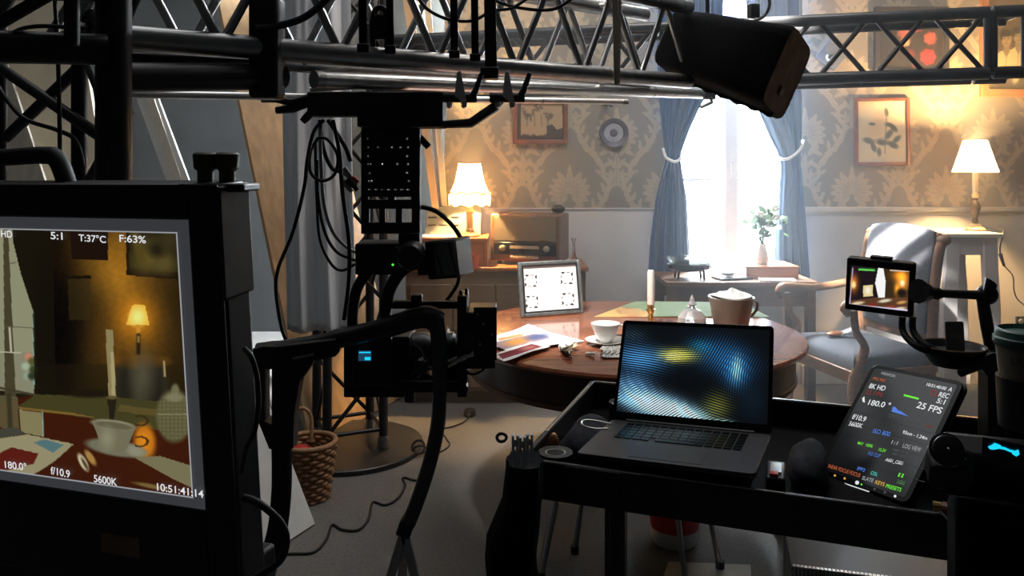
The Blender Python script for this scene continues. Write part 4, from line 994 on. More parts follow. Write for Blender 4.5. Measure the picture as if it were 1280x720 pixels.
MB().tube([P(150, 72, 1.50), P(352, 74, 1.78)], .012, 10).build('rail', 'black_steel', bm2, smooth=60)
MB().box(P(334, 60, 1.68), (.062, .07, .22)).build('coupling_block', 'black_steel', bm2, bevel=.01)
# hanging straps and cables on the truss
cable('truss_cable', 'black cable looping between the tower braces behind the monitor', [P(*p) for p in ((2, 60, 1.5), (18, 40, 1.45), (45, 33, 1.4), (80, 34, 1.4), (110, 36, 1.35))], .004)
cable('truss_cable', 'thin black cable hanging straight through the tower braces', [P(*p) for p in ((68, -10, 1.5), (72, 60, 1.5), (74, 130, 1.5), (75, 195, 1.5))], .004)
cable('truss_cable', 'black cable curving from the cream flat side down to the tower foot', [P(*p) for p in ((-10, 95, 1.62), (5, 120, 1.6), (30, 148, 1.58), (70, 162, 1.55), (95, 176, 1.5), (104, 210, 1.48))], .0045)
cable('truss_cable', 'grey cable bundle sagging over the coupling block', [P(*p) for p in ((318, 36, 1.62), (350, 32, 1.66), (380, 22, 1.68), (405, 2, 1.70), (420, -20, 1.7))], .008, 'charcoal_cloth')
cable('truss_cable', 'black cable loop draped over the silver lighting truss', [P(*p) for p in ((520, -6, 2.0), (535, 12, 2.0), (560, 24, 2.02), (590, 26, 2.05), (615, 14, 2.08), (640, 10, 2.1), (665, -6, 2.12))], .0045)
cable('truss_cable', 'double black cable loop resting on the truss above the tree engraving', [P(*p) for p in ((600, -8, 2.2), (640, 8, 2.2), (690, 12, 2.2), (720, -6, 2.2))], .005)
for (x, w_, h0, h1, D, lb) in ((567, 9, -20, 68, 1.95, 'black strap hanging beside the twin clamps on the truss'), (593, 9, -20, 72, 2.0, 'second black strap hanging just right of the beside-clamp strap'), (453, 10, -20, 60, 1.75, 'black strap hanging above the camera plate'), (487, 9, -20, 62, 1.8, 'black strap hanging beside the grey hooked bracket')):
    t = thing('hanging_strap', lb, 'strap', P(x, h1, D)); a, b = P(x, h0, D), P(x + 1, h1, D)
    MB().bar(a, b, w_ * D / F, .006, (0, -1, 0)).build('webbing', 'black_cloth', t); MB().box(b, (w_ * D / F * 1.5, .012, .02)).build('buckle', 'black_plastic', t, bevel=.003)
bp = thing('clamp_post', 'thick black vertical post gripping the truss above the rig clamps', 'post', P(614, 98, 2.02))
MB().bar(P(612, -30, 2.0), P(614, 96, 2.0), .030, .03, (0, -1, 0)).build('post', 'black_paint', bp, bevel=.003)
MB().box(P(612, 92, 2.0), (.046, .05, .03)).build('jaw', 'black_paint', bp, bevel=.004)
cst = thing('ratchet_strap', 'pale webbing strap wrapped vertically round the lighting truss', 'strap', P(769, 106, 2.42))
MB().bar(P(768, -20, 2.42), P(771, 106, 2.42), .016, .004, (0, -1, 0)).build('webbing', 'cream_strap', cst); MB().bar(P(775, -20, 2.43), P(773, 104, 2.43), .010, .004, (0, -1, 0)).build('webbing', 'cream_strap', cst)
br_ = thing('hooked_bracket', 'dark hooked bracket hanging inside the lighting truss', 'bracket', P(478, 62, 1.86))
MB().tube(bez([P(466, 58, 1.86), P(465, 30, 1.86), P(470, 12, 1.86), P(480, 12, 1.86), P(485, 30, 1.86), P(484, 60, 1.86)]), .008, 8).build('hook', 'black_steel', br_, smooth=60)
MB().box(P(475, 34, 1.86), (.026, .02, .06)).build('block', 'black_plastic', br_, bevel=.004)

# ------------------------------------------------------------------ black lamp hanging from the truss
ax = Vector((.74, -.58, -.33)).normalized(); upv = Vector((.28, .08, .95)); sd = ax.cross(upv).normalized(); upv = sd.cross(ax).normalized()
HD = 2.75; hc_ = P(908, 72, HD)
hl = thing('studio_lamp', 'black hooded studio lamp hanging from the truss in front of the window', 'studio lamp', hc_ + Vector((0, 0, -.2)))
Lh = .455
def sec(t, hw, hh, n=20):
    o = hc_ + ax * Lh * (t - .5); out = []
    for k in range(n):
        a = 2 * math.pi * (k + .5) / n; c_, s_ = math.cos(a), math.sin(a); e = .3
        out.append(o + sd * hw * math.copysign(abs(c_) ** e, c_) + upv * hh * math.copysign(abs(s_) ** e, s_))
    return out
secs = [sec(0, .075, .085), sec(.04, .10, .105), sec(.35, .115, .118), sec(.62, .12, .125), sec(.97, .135, .138), sec(1.0, .13, .132)]
mb = MB(); n = 20
mb.add([p for s in secs for p in s], [(i * n + k, i * n + (k + 1) % n, (i + 1) * n + (k + 1) % n, (i + 1) * n + k) for i in range(len(secs) - 1) for k in range(n)] + [tuple(range(n - 1, -1, -1))])
mb.build('hood', 'black_cloth', hl, smooth=40)
MB().add(sec(.995, .131, .133), [tuple(range(n))]).build('front_cloth', 'skirt_brown', hl)
MB().box(hc_ + ax * (Lh * .5 + .004) - upv * .06, (.004, .04, .03), frame3(ax, sd, upv)).build('front_latch', 'black_plastic', hl)
# ragged skirt along the lower edge
rr = random.Random(2); sk = []
for j in (0, 1):
    sk.append([hc_ + ax * Lh * (t - .5) - upv * (.10 + .03 * t + j * (.018 + .004 * math.sin(t * 47))) - sd * (.02) for t in np.linspace(.1, 1.0, 26)])
MB().grid(sk).build('lower_skirt', 'black_cloth', hl, solid=.006)
MB().tube(bez([P(938, 28, HD), P(955, 20, HD + .1), P(962, 4, HD + .1), P(956, -20, HD + .1)]), .006, 8).build('power_cable', 'black_rubber', hl, smooth=80)
MB().box(P(942, 14, HD), (.035, .03, .05), rotz(.3)).build('clamp', 'black_steel', hl, bevel=.004)
MB().bar(P(884, 18, HD), P(884, -40, HD), .012, .012).build('hanging_rod', 'black_steel', hl)
# small clamp lever at the pipe end in front of the window
cl = thing('pipe_clamp', 'small clamp lever at the end of the scaffold pipe before the window', 'clamp', P(886, 132, 3.2))
MB().box(P(886, 118, 3.2), (.05, .05, .045)).build('jaw', 'alu', cl, bevel=.006); MB().tube([P(888, 122, 3.18), P(890, 128, 3.18), P(876, 134, 3.16)], .008, 8).build('lever', 'alu', cl, smooth=60)

# ------------------------------------------------------------------ camera gimbal hanging from the pipe
GD = 2.0
def G(x, y, d=0.): return P(x, y, GD + d)
gs = GD / F
gm = thing('camera_gimbal', 'black camera gimbal with curved legs hanging under the truss', 'camera gimbal', G(490, 720))
def gbox(name, x0, y0, x1, y1, dep, d=0., m='black_paint', bevel=.004, parent=None, rot=None):
    a, b = G(x0, y0, d), G(x1, y1, d); return MB().box((a + b) / 2, (b.x - a.x, dep, a.z - b.z), rot).build(name, m, parent or gm, bevel=bevel)
gbox('mount_block', 452, 117, 556, 160, .12); gbox('mount_neck', 388, 116, 456, 146, .07, .02)
MB().tube([G(388, 112, -.02), G(455, 108, -.02)], .006, 8).build('mount_rail', 'alu_bright', gm, smooth=60)
# bent handle arm to the right with two clamps
MB().tube([G(548, 156, -.04), G(588, 154, -.04), G(618, 134, -.02), G(628, 124, 0)], [.009, .012, .013, .010], 8).build('bent_arm', 'black_paint', gm, smooth=40)
for (x, y) in ((578, 118), (638, 118)):
    k = MB().tube([G(x - 26, y + 4, -.03), G(x + 18, y + 4, -.03)], .013, 10).build('clamp_body', 'black_steel', gm, smooth=60)
    MB().prism([G(x - 7, y - 28, -.05), G(x - 2, y - 30, -.05), G(x + 5, y + 8, -.05), G(x - 1, y + 9, -.05), G(x - 10, y + 2, -.05)], (0, .008, 0)).build('clamp_lever', 'white_plastic', k, bevel=.002)
    MB().tube([G(x + 12, y + 4, -.04), G(x + 17, y - 6, -.04), G(x + 24, y - 26, -.04)], [.010, .008, .006], 8).build('clamp_handle', 'black_plastic', k, smooth=60)
    for e in (-16, 2): MB().lathe([(.008, 0), (.007, .012), (.0001, .016)], G(x + e, y + 10, -.045), 10, (0, 0, -1)).build('bolt', 'alu_bright', k)
# left clamp with spread levers
for pts in ([G(388, 122), G(365, 128), G(345, 124), G(328, 122)], [G(385, 128), G(366, 136), G(345, 138)], [G(395, 135), G(382, 148), G(378, 152)]):
    MB().tube(pts, [.012, .011, .009, .013][:len(pts)], 8).build('clamp_lever', 'black_plastic', gm, smooth=60)
# perforated plate
def perf(x0, y0, x1, y1, holes, th):
    xs = sorted({x0, x1, *[h[0] for h in holes], *[h[2] for h in holes]}); ys = sorted({y0, y1, *[h[1] for h in holes], *[h[3] for h in holes]})
    mb = MB(); R = []
    for j in range(len(ys) - 1):
        i = 0
        while i < len(xs) - 1:
            def hol(i): cx_, cy_ = (xs[i] + xs[i + 1]) / 2, (ys[j] + ys[j + 1]) / 2; return any(h[0] < cx_ < h[2] and h[1] < cy_ < h[3] for h in holes)
            if hol(i): i += 1; continue
            k = i
            while k < len(xs) - 1 and not hol(k): k += 1
            a, b = G(xs[i], ys[j]), G(xs[k], ys[j + 1]); mb.box((a + b) / 2, (b.x - a.x, th, a.z - b.z)); i = k
    return mb
holes = []
for yy, xs_ in ((172, (459, 508)), (183, (460, 472, 489, 500, 509)), (194, (460, 508)), (204, (460, 463, 478, 496, 509)), (215, (462, 508)), (225, (461, 464, 510))):
    holes += [(x, yy, x + 2.5, yy + 2.5) for x in xs_]
holes += [(461 + i * 8, 236, 464.5 + i * 8, 237.5) for i in range(7)] + [(461, 246, 485, 249.5), (494, 246, 514, 249.5)]
holes += [(462, 261, 474.5, 278), (482, 261, 495, 278), (503, 261, 515, 278)]
perf(452, 160, 525, 292, holes, .012).build('perforated_plate', 'black_paint', gm, smooth=0)
gbox('plate_flange', 520, 160, 526, 292, .05, .02)
gbox('plate_foot', 500, 290, 526, 316, .06, .01)
MB().tube([G(523, 170, .03), G(536, 184, .03)], .009, 8).build('locking_pin', 'black_steel', gm, smooth=60)
# head
gbox('gimbal_head', 449, 302, 505, 340, .11, .02); gbox('head_motor', 496, 306, 530, 334, .12, .0)
MB().lathe([(.035, 0), (.035, .05), (.028, .06), (.0001, .06)], G(516, 318, -.04), 24, (0, -1, 0)).build('motor_cap', 'black_steel', gm)
MB().ell(G(491, 331, -.06), (.003, .003, .003), 8, 6).build('status_light', 'green_emit', gm)
MB().tube(bez([G(478, 330, -.02), G(460, 340, -.02), G(446, 362, -.02), G(441, 390, -.02), G(441, 412, -.02)]), .014, 12).build('curved_arm', 'black_paint', gm, smooth=60)
MB().tube(bez([G(525, 326, -.03), G(503, 338, -.03), G(488, 360, -.03), G(482, 385, -.03), G(482, 408, -.03)]), .0155, 12).build('curved_arm', 'black_paint', gm, smooth=60)
# battery box with panelled grey face
Rb = rotz(-.35) @ Matrix.Rotation(-.12, 3, 'Y'); cb = G(562, 322, -.02)
bb = MB().box(cb, (.085, .10, .095), Rb).build('battery_box', 'black_plastic', gm, bevel=.006)
mat('face_grey', (.16, .165, .17), .45, var=.1)
MB().box(cb + Rb @ Vector((.012, -.051, 0)), (.058, .004, .086), Rb).build('battery_face', 'face_grey', bb, bevel=.002)
for a, b in (((-.014, .04), (.002, -.04)), ((.026, .04), (.040, -.038)), ((-.014, .041), (.040, .041)), ((-.014, -.041), (.040, -.041))):
    MB().bar(cb + Rb @ Vector((a[0], -.054, a[1])), cb + Rb @ Vector((b[0], -.054, b[1])), .003, .004, (0, -1, 0)).build('rib', 'black_plastic', bb)
gbox('battery_arm', 524, 318, 548, 342, .07, .0)
cable('rig_cable', 'black cable arching over the battery box on the camera gimbal', [G(*p) for p in ((524, 258, .03), (545, 264, .03), (562, 278, .02), (573, 292, .01), (577, 300, .0))], .006)
cable('rig_cable', 'black cable dropping from the battery box behind the lens', [G(*p) for p in ((574, 342, .03), (572, 355, .03), (564, 368, .03), (556, 378, .03))], .005)
# top handle beam and outer legs
MB().tube(bez([G(322, 440, -.06), G(350, 436, -.06), G(420, 424, -.06), G(480, 410, -.06), G(530, 396, -.06), G(548, 404, -.06)], 6), [.022] * 6 + [.020] * 6 + [.024] * 6 + [.026] * 6 + [.028] * 7, 10).build('crossbeam', 'black_paint', gm, smooth=60)
MB().tube(bez([G(545, 398, -.06), G(549, 430, -.06), G(550, 470, -.06), G(548, 525, -.06), G(538, 575, -.06), G(522, 625, -.06), G(510, 655, -.06)], 6), [.020] * 12 + [.0185] * 25, 4 + 8).build('curved_leg', 'leg_grey', gm, smooth=60)
# left bracket: broad upper with opening, then tube
a = [(314, 438), (330, 432), (392, 440), (392, 452), (372, 478), (366, 520), (366, 562), (334, 562), (318, 520), (312, 470)]
R_ = [G(x, y, -.10) for x, y in a]; hole = [(328, 462), (338, 462), (338, 530), (333, 522), (328, 500)]
MB().prism([G(*p, -.10) for p in ((312, 438), (330, 432), (330, 530), (318, 520), (312, 480))], (0, .05, 0)).build('bracket_edge', 'black_paint', gm, bevel=.004)
MB().prism([G(*p, -.10) for p in ((339, 434), (420, 424), (420, 446), (392, 452), (374, 478), (367, 520), (366, 562), (339, 562))], (0, .05, 0)).build('bracket', 'black_paint', gm, bevel=.004)
MB().prism([G(*p, -.10) for p in ((326, 433), (342, 433), (342, 462), (328, 462))], (0, .05, 0)).build('bracket_bridge', 'black_paint', gm, bevel=.003)
MB().prism([G(*p, -.10) for p in ((320, 522), (342, 532), (342, 562), (336, 562))], (0, .05, 0)).build('bracket_bridge', 'black_paint', gm, bevel=.003)
MB().bar(G(366, 448, -.103), G(392, 443, -.103), .004, .005, (0, 0, 1)).build('slot_trim', 'alu_bright', gm)
MB().tube(bez([G(352, 558, -.08), G(352, 610, -.08), G(347, 660, -.08), G(335, 705, -.08), G(328, 740, -.08)], 6), .024, 12).build('curved_leg', 'charcoal_cloth', gm, smooth=60)
# foot: inverted V
ft = MB().box(G(507, 659, -.06), (.036, .036, .038), Matrix.Rotation(.35, 3, 'Y')).build('leg_clamp', 'black_rubber', gm, bevel=.004)
for (x, y) in ((468, 790), (536, 790), (500, 800)):
    MB().bar(G(505, 664, -.06), G(x, y, -.06 - .1 * (x == 500) * -1), .022, .016, (0, -1, 0)).build('foot_strut', 'steel_grey', gm, bevel=.002)

# cinema camera carried by the gimbal
cm = thing('cinema_camera', 'black cinema camera with matte box pointing at the dining table', 'camera', G(520, 492))
def cbox(name, x0, y0, x1, y1, dep, d=0., m='black_plastic', bevel=.004, parent=None):
    a, b = G(x0, y0, d), G(x1, y1, d); return MB().box((a + b) / 2, (b.x - a.x, dep, a.z - b.z)).build(name, m, parent or cm, bevel=bevel)
bd_ = cbox('body', 436, 414, 516, 488, .13, .06); cbox('side_module', 442, 420, 490, 480, .03, -.03, parent=bd_)
sc = cbox('status_screen', 448, 438.5, 464, 451, .004, -.048, 'blue_emit', .0005, bd_); cbox('readout', 456, 446.5, 463, 450, .002, -.051, 'cyan_emit', 0, bd_); cbox('readout', 449, 440, 463, 441.2, .002, -.051, 'cyan_emit', 0, bd_)
MB().lathe([(.050, 0), (.052, .04), (.046, .05), (.046, .08), (.052, .085), (.052, .11), (.044, .118), (.044, .13), (.0001, .13)], G(514, 440, .06), 32, (1, 0, 0)).build('lens', 'black_steel', cm)
for i, xx in enumerate((548, 554, 560)): MB().lathe([(.046, -.003), (.049, 0), (.046, .003)], G(xx, 434, .05), 32, (1, 0, 0)).build('lens_ring', 'steel_grey', cm)
MB().lathe([(.018, 0), (.022, .02), (.018, .04)], G(528, 455, -.03), 20, (0, -1, 0)).build('focus_motor', 'black_steel', cm)
MB().tube([G(545, 404, .0), G(545, 404, .0)], .01) if False else None
cbox('top_rail', 490, 376, 574, 385, .03, .0); cbox('rail_clamp', 514, 368, 528, 380, .035, .0); cbox('front_bracket', 573, 366, 585, 490, .10, .0); cbox('bracket_pin', 574, 362, 578, 372, .02, -.02); cbox('bracket_pin', 581, 360, 585, 374, .02, -.02)
mbx = cbox('matte_box', 585, 384, 620, 452, .15, .02); cbox('flag', 592, 384, 621, 451, .004, -.06, 'black_paint', .002, mbx)
for (x, y) in ((597, 393), (604, 405), (615, 418), (600, 430)): MB().lathe([(.004, 0), (.003, .006), (.0001, .007)], G(x, y, -.062), 8, (0, -1, 0)).build('screw', 'alu', mbx)
MB().tube([G(541, 463, -.03), G(596, 440, -.05)], .0095, 12).build('support_rod', 'alu_bright', cm, smooth=60); MB().tube([G(541, 470, .08), G(590, 452, .06)], .0095, 12).build('support_rod', 'alu', cm, smooth=60)
MB().lathe([(.016, 0), (.016, .03), (.0001, .03)], G(588, 424, -.055), 16, (0, -1, 0)).build('rosette', 'black_steel', cm)
cbox('lower_cradle', 500, 470, 578, 484, .10, .02); MB().lathe([(.014, 0), (.014, .035), (.0001, .04)], G(512, 484, -.02), 14, (0, 0, -1)).build('knob', 'black_steel', cm); MB().lathe([(.012, 0), (.012, .03), (.0001, .035)], G(580, 482, -.04), 14, (0, -1, 0)).build('knob', 'black_steel', cm)
MB().tube([G(490 + 42 * math.cos(a) * .5 + 20, 452 + 24 * math.sin(a), -.055) for a in np.linspace(-1.4, 1.0, 14)], .003, 6).build('loop_wire', 'steel_grey', cm, smooth=80)
cable('rig_cable', 'thin cable loop hanging under the matte box', [G(*p, -.04) for p in ((596, 444), (606, 452), (604, 462), (590, 468), (580, 462))], .003)
# cable loom at the left of the plate
for i, (lb, pts, r_) in enumerate((
    ('black cable loop falling from the rig clamp in front of the grey curtain', ((405, 150), (392, 165), (384, 200), (380, 235), (366, 290), (348, 335), (345, 365), (352, 410), (360, 430)), .005),
    ('black cable hanging straight from the rig clamp beside the perforated plate', ((416, 150), (424, 190), (428, 240), (436, 300), (436, 350), (430, 400)), .0055),
    ('black cable ring hanging in the loom left of the perforated plate', ((398, 172), (388, 190), (388, 215), (402, 226), (418, 218), (422, 195), (410, 175), (398, 172)), .0045),
    ('thick pale edged cable curving from loom to gimbal head', ((400, 160), (402, 220), (406, 260), (416, 290), (432, 308), (446, 316)), .005),
    ('dark cable curving just below the thick pale edged cable', ((396, 200), (398, 250), (406, 290), (420, 314), (440, 324), (448, 326)), .0045),
    ('slim cable curving lowest in the loom beneath the others', ((394, 180), (396, 250), (400, 300), (414, 330), (428, 338), (444, 330)), .004),
    ('short black cable tail pointing down at the loom top', ((410, 150), (420, 165), (432, 185), (438, 202)), .006),
    ('black cable bent sharply at the loom centre', ((400, 150), (404, 185), (415, 210), (430, 216), (444, 228)), .006))):
    cable('loom_cable', lb, [G(x, y, .02 + .012 * i) for x, y in pts], r_, 'black_rubber' if i != 3 else 'steel_grey')
lm_ = thing('cable_connector', 'bundle of dark connectors with a red tip in the cable loom', 'connector', G(436, 240, .05))
for i, (x0, y0, x1, y1, m_) in enumerate(((430, 210, 446, 232, 'steel_grey'), (434, 224, 447, 238, 'black_plastic'), (440, 222, 448, 228, 'red_plastic'), (428, 226, 440, 240, 'steel_grey'))):
    MB().tube([G(x0, y0, .06), G(x1, y1, .06)], [.008, .006], 8).build('plug', m_, lm_, smooth=60)
# ------------------------------------------------------------------ large monitor
def V3(*a): return Vector(a)
TRc = V3(-.3228, .7821, 1.3441); mr = V3(.955, -.297, .007).normalized(); mu = V3(-.029, -.071, .997); mu = (mu - mr * mu.dot(mr)).normalized(); mn = mr.cross(mu)
SWm, SHm = .53, .30; Rm = frame3(mr, mu, mn)
def MP(x, y, z=0.): return TRc + mr * x + mu * y + mn * z          # origin: top right corner of the glass, x to the right, y up
mo = thing('production_monitor', 'large production monitor showing the lamp and teacup', 'monitor', MP(-.26, -.42, -.04))
bx0, bx1, by0, by1 = -SWm - .05, .036, -.40, .036
def mbar(name, x0, y0, x1, y1, z0, z1, m='black_plastic', bevel=.004): return MB().box(MP((x0 + x1) / 2, (y0 + y1) / 2, (z0 + z1) / 2), (x1 - x0, y1 - y0, z1 - z0), Rm).build(name, m, mo, bevel=bevel)
mbar('housing', bx0, by0, bx1, by1, -.045, -.004)
mbar('bezel_side', 0, by0, bx1, by1, -.004, .002); mbar('bezel_side', bx0, by0, -SWm, by1, -.004, .002); mbar('bezel_rail', -SWm, 0, 0, by1, -.004, .002); mbar('bezel_rail', -SWm, by0, 0, -SHm, -.004, .002)
mbar('side_pod', .036, -.080, .041, .034, -.045, .004); mbar('badge', -.135, -.362, -.085, -.340, .002, .003, 'skirt_brown', 0)
mbar('glass', -SWm, -SHm, 0, 0, -.003, -.001, 'screen_grey', 0)
def f_mon(X, Y):
    X = np.where(X < 0, -.25 * X, X)
    k = Ink(X, Y, (34, 26, 12))
    k.glow(150, 320, 60, 48, (96, 62, 14), 1.1, 2.2); k.glow(165, 430, 55, 60, (62, 38, 8), 1.0, 2.4); k.glow(146, 352, 24, 30, (46, 32, 8)); k.glow(170, 395, 30, 34, (90, 56, 8), .9)
    rr = np.sin(X * .37 + 2 * np.sin(Y * .21)) * np.sin(Y * .33 + 1.5 * np.sin(X * .17)); k.C *= (1 + .05 * rr)[..., None]
    k.glow(72, 400, 34, 140, (-28, -22, -8), 1., 4)
    k.poly([(86, 276), (135, 276), (135, 326), (90, 324)], (30, 18, 10)); k.poly([(157, 276), (226, 276), (226, 350), (158, 344)], (36, 24, 12)); k.poly([(161, 280), (226, 280), (226, 341), (162, 335)], (46, 40, 20))
    k.ell(186, 322, 16, 20, (98, 84, 38), .6, .7); k.ell(205, 330, 13, 12, (92, 80, 40), .6); k.ell(172, 305, 6, 26, (88, 74, 30), .5, -.3); k.ell(196, 312, 10, 9, (40, 34, 18), .6); k.ell(212, 300, 10, 12, (60, 52, 28), .6)
    k.poly([(85, 347), (113, 346), (113, 400), (86, 400)], (58, 46, 20), .6); k.poly([(84, 345), (114, 344), (114, 348), (85, 349)], (26, 18, 8))
    k.poly([(0, 455), (226, 455), (226, 520), (0, 520)], (38, 30, 12), .45)
    # window
    k.poly([(0, 270), (13, 270), (17, 305), (26, 342), (41, 388), (43, 480), (42, 494), (0, 488)], (152, 152, 122)); k.poly([(0, 440), (42, 440), (42, 494), (0, 488)], (138, 136, 112), .6)
    k.line((42, 390), (43, 480), 2, (140, 190, 190)); k.poly([(4, 285), (10, 285), (20, 498), (6, 495)], (74, 68, 46)); k.line((10, 330), (20, 328), 1, (70, 70, 52)); k.line((8, 408), (42, 410), 1.2, (92, 90, 70)); k.line((0, 485), (45, 494), 3, (66, 62, 44)); k.line((0, 440), (26, 441), 1.2, (206, 206, 180)); k.line((12, 410), (14, 440), 2.5, (196, 196, 170))
    for (x, y, c) in ((36, 446, (205, 140, 110)), (40, 452, (90, 90, 50)), (32, 458, (170, 190, 160)), (42, 462, (60, 70, 40)), (34, 470, (150, 170, 150)), (40, 470, (52, 58, 38))): k.ell(x, y, 5, 5, c, .4)
    k.poly([(13, 270), (17, 305), (26, 342), (41, 388), (43, 480), (48, 515), (70, 515), (66, 270)], (24, 20, 10), .8)
    # chair back behind candle
    k.ell(174, 484, 35, 38, (60, 56, 40), .12); k.ell(174, 452, 34, 9, (120, 76, 20), .3); k.ell(156, 486, 11, 34, (38, 36, 26), .5); k.ell(194, 490, 13, 36, (40, 36, 28), .5); k.line((205, 452), (206, 470), 2.5, (170, 150, 104)); k.ell(178, 470, 12, 26, (84, 80, 62), .8)
    # lamp
    k.poly([(165.5, 381), (181, 381), (187, 406.5), (157.5, 406.5)], (244, 176, 70)); k.ell(172, 396, 8, 9, (255, 222, 140), .7); k.glow(172, 396, 22, 22, (60, 34, 4)); k.poly([(169.5, 406), (175.5, 406), (175, 419), (170.5, 419)], (214, 150, 50)); k.line((173, 419), (173, 441), 5, (46, 32, 16)); k.line((173, 421), (173, 427), 3, (150, 120, 60))
    # table
    k.poly([(0, 505), (40, 494), (130, 496), (245, 506), (245, 650), (0, 600)], (64, 26, 10)); k.poly([(22, 508), (45, 493), (140, 496), (245, 506), (245, 545), (130, 526)], (70, 66, 34)); k.poly([(22, 508), (90, 516), (120, 522), (26, 512)], (126, 100, 44)); k.poly([(150, 506), (200, 512), (196, 520), (146, 514)], (112, 94, 48), .6); k.ell(112, 492, 26, 5, (30, 24, 14), .4)
    k.poly([(24, 512), (52, 516), (54, 546), (26, 540)], (140, 132, 92)); k.line((53, 515), (54, 545), 1.6, (140, 175, 170)); k.poly([(0, 494), (22, 496), (24, 540), (0, 534)], (104, 98, 66), .8); k.line((11, 494), (13, 536), 6, (60, 54, 36))
    k.ell(181, 552, 13, 22, (186, 108, 24), .25, -.1); k.glow(180, 552, 12, 18, (50, 34, 8))
    k.poly([(132, 412), (141, 412), (145, 497), (136, 496)], (150, 136, 92)); k.poly([(138, 440), (142, 440), (145, 497), (140, 496)], (178, 164, 116)); k.poly([(134, 496), (146, 498), (142, 528), (137, 526)], (40, 32, 20)); k.ell(140, 497, 7, 2.4, (96, 84, 52), .3)
    k.ell(145, 560, 38, 10, (120, 120, 98), .15, .17); k.ell(170, 564, 12, 7, (150, 148, 122), .4, .3)
    k.poly([(115, 526), (170, 534), (158, 562), (144, 567), (128, 560)], (122, 118, 92)); k.ell(142, 531, 28, 6, (150, 148, 120), .15, .13); k.ell(142, 532, 25, 4.4, (104, 100, 76), .2, .13); k.ell(134, 548, 8, 12, (146, 144, 116), .7)
    for e in ((169, 526), (169, 552)): k.mix(((np.abs(np.hypot((X - e[0] - 6) / 1.6, Y - e[1]) - 6) < 1.1) & (X > e[0])) * .9, (60, 44, 22))
    # decanter
    k.ell(218, 520, 23, 33, (98, 94, 62), .1); k.ell(219, 488, 5, 8, (120, 116, 86), .3); k.ell(218, 497, 11, 5, (132, 128, 96), .3)
    d = ((np.sin((X + Y) * .62) * np.sin((X - Y) * .62)) > .35) & (np.hypot((X - 218) / 22, (Y - 520) / 31) < 1); k.mix(d * .3, (150, 146, 112)); k.line((197, 518), (240, 518), 1, (150, 146, 110))
    # papers, spoons, napkin
    k.poly([(0, 548), (34, 543), (92, 555), (70, 575), (54, 586), (40, 594), (0, 588)], (158, 150, 116)); k.poly([(42, 553), (55, 549), (80, 556), (66, 566)], (88, 122, 126)); k.poly([(0, 566), (14, 559), (48, 567), (42, 580), (0, 590)], (96, 30, 20)); k.poly([(0, 536), (20, 534), (32, 542), (0, 548)], (70, 70, 60))
    k.ell(104, 578, 4.5, 12, (214, 204, 170), .25, -.5); k.ell(113, 572, 4, 11, (176, 138, 72), .3, -.6); k.ell(106, 580, 2, 9, (90, 76, 50), .4, -.5); k.ell(190, 608, 22, 2.6, (128, 106, 60), .4, .2)
    k.poly([(168, 572), (200, 570), (245, 584), (245, 612), (215, 598)], (128, 122, 88))
    k.C = np.clip(k.C, 0, 255) * .9
    return k
pi = .0145
wv_ = SWm - 2 * pi
print_sheet('picture', 'screen_ink', mo, quad_pts(MP(-pi - wv_, -pi * .9, .0004), mr, mu, wv_, SHm - pi * 1.75, 480, 300), f_mon)
ft_ = .0012
def mline(x0, y0, x1, y1): MB().box(MP((x0 + x1) / 2, (y0 + y1) / 2, .0008), (abs(x1 - x0) + ft_, abs(y1 - y0) + ft_, .0006), Rm).build('frame_line', 't_soft', mo, smooth=0)
yb_ = -(SHm - pi * .85)
mline(-SWm + pi, -pi * .9, -pi, -pi * .9); mline(-SWm + pi, yb_, -pi, yb_); mline(-pi, -pi * .9, -pi, yb_)
for b, p0, p1, h_ in (('HD', (2, 296), (16, 297), 8.5), ('5:1', (64, 298.5), (79, 299.5), 9), ('T:37°C', (99, 301), (133, 303.5), 9), ('F:63%', (150, 302), (183, 304), 9),
                      ('180.0°', (7, 584.5), (34, 588), 9.5), ('f/10.9', (64, 592), (88, 597), 9.5), ('5600K', (118, 602), (147, 607), 9.5), ('10:51:41:14', (197, 612.5), (255, 622), 9.5)):
    text(b, p0, p1, h_, MP(0, 0, .002), mn, 't_osd', mo)
# knobs and handle on top of the monitor
mat('knob_olive', (.05, .055, .02), .5)
for x in (257, 284):
    b = P(x, 231, .80); k = MB().lathe([(.008, 0), (.008, .014), (.0115, .017), (.0125, .031), (.010, .033), (.0001, .033)], b, 18).build('locking_knob', 'knob_olive', mo)
MB().box(P(275, 234, .80), (.066, .05, .008)).build('knob_plate', 'black_plastic', mo, bevel=.002)
MB().tube(bez([P(-60, 198, .92), P(0, 197, .9), P(55, 194, .88), P(72, 200, .87), P(86, 236, .86)], 5), .010, 10).build('carry_handle', 'black_rubber', mo, smooth=60)
MB().box(MP(-.33, -.62, -.05), (.24, .50, .05), Rm).build('stand_post', 'black_paint', mo, bevel=.004)
MB().box(MP(-.065, -.60, -.05), (.19, .46, .045), Rm).build('stand_panel', 'black_paint', mo, bevel=.004)
q = [[P(48 + 44 * j / 8 + 2 * math.sin(i * 1.3), 688 + 50 * i / 8, 1.02 + .012 * math.sin(j * 1.1 + i)) for j in range(9)] for i in range(9)]
tag(MB().grid(q).build('white_rag', 'napkin', smooth=80, solid=.002), 'crumpled white rag hanging below the large monitor', 'rag')
cable('monitor_cable', 'black cable bulging from the right side of the large monitor', [P(*p) for p in ((306, 436, .74), (314, 446, .73), (321, 470, .73), (323, 505, .73), (318, 540, .73), (308, 560, .74), (302, 590, .76))], .0026)
cable('monitor_cable', 'black cable looping low out of the large monitor', [P(*p) for p in ((305, 622, .73), (325, 630, .72), (348, 650, .72), (358, 672, .72), (352, 698, .72), (330, 716, .72), (305, 730, .73))], .0035)

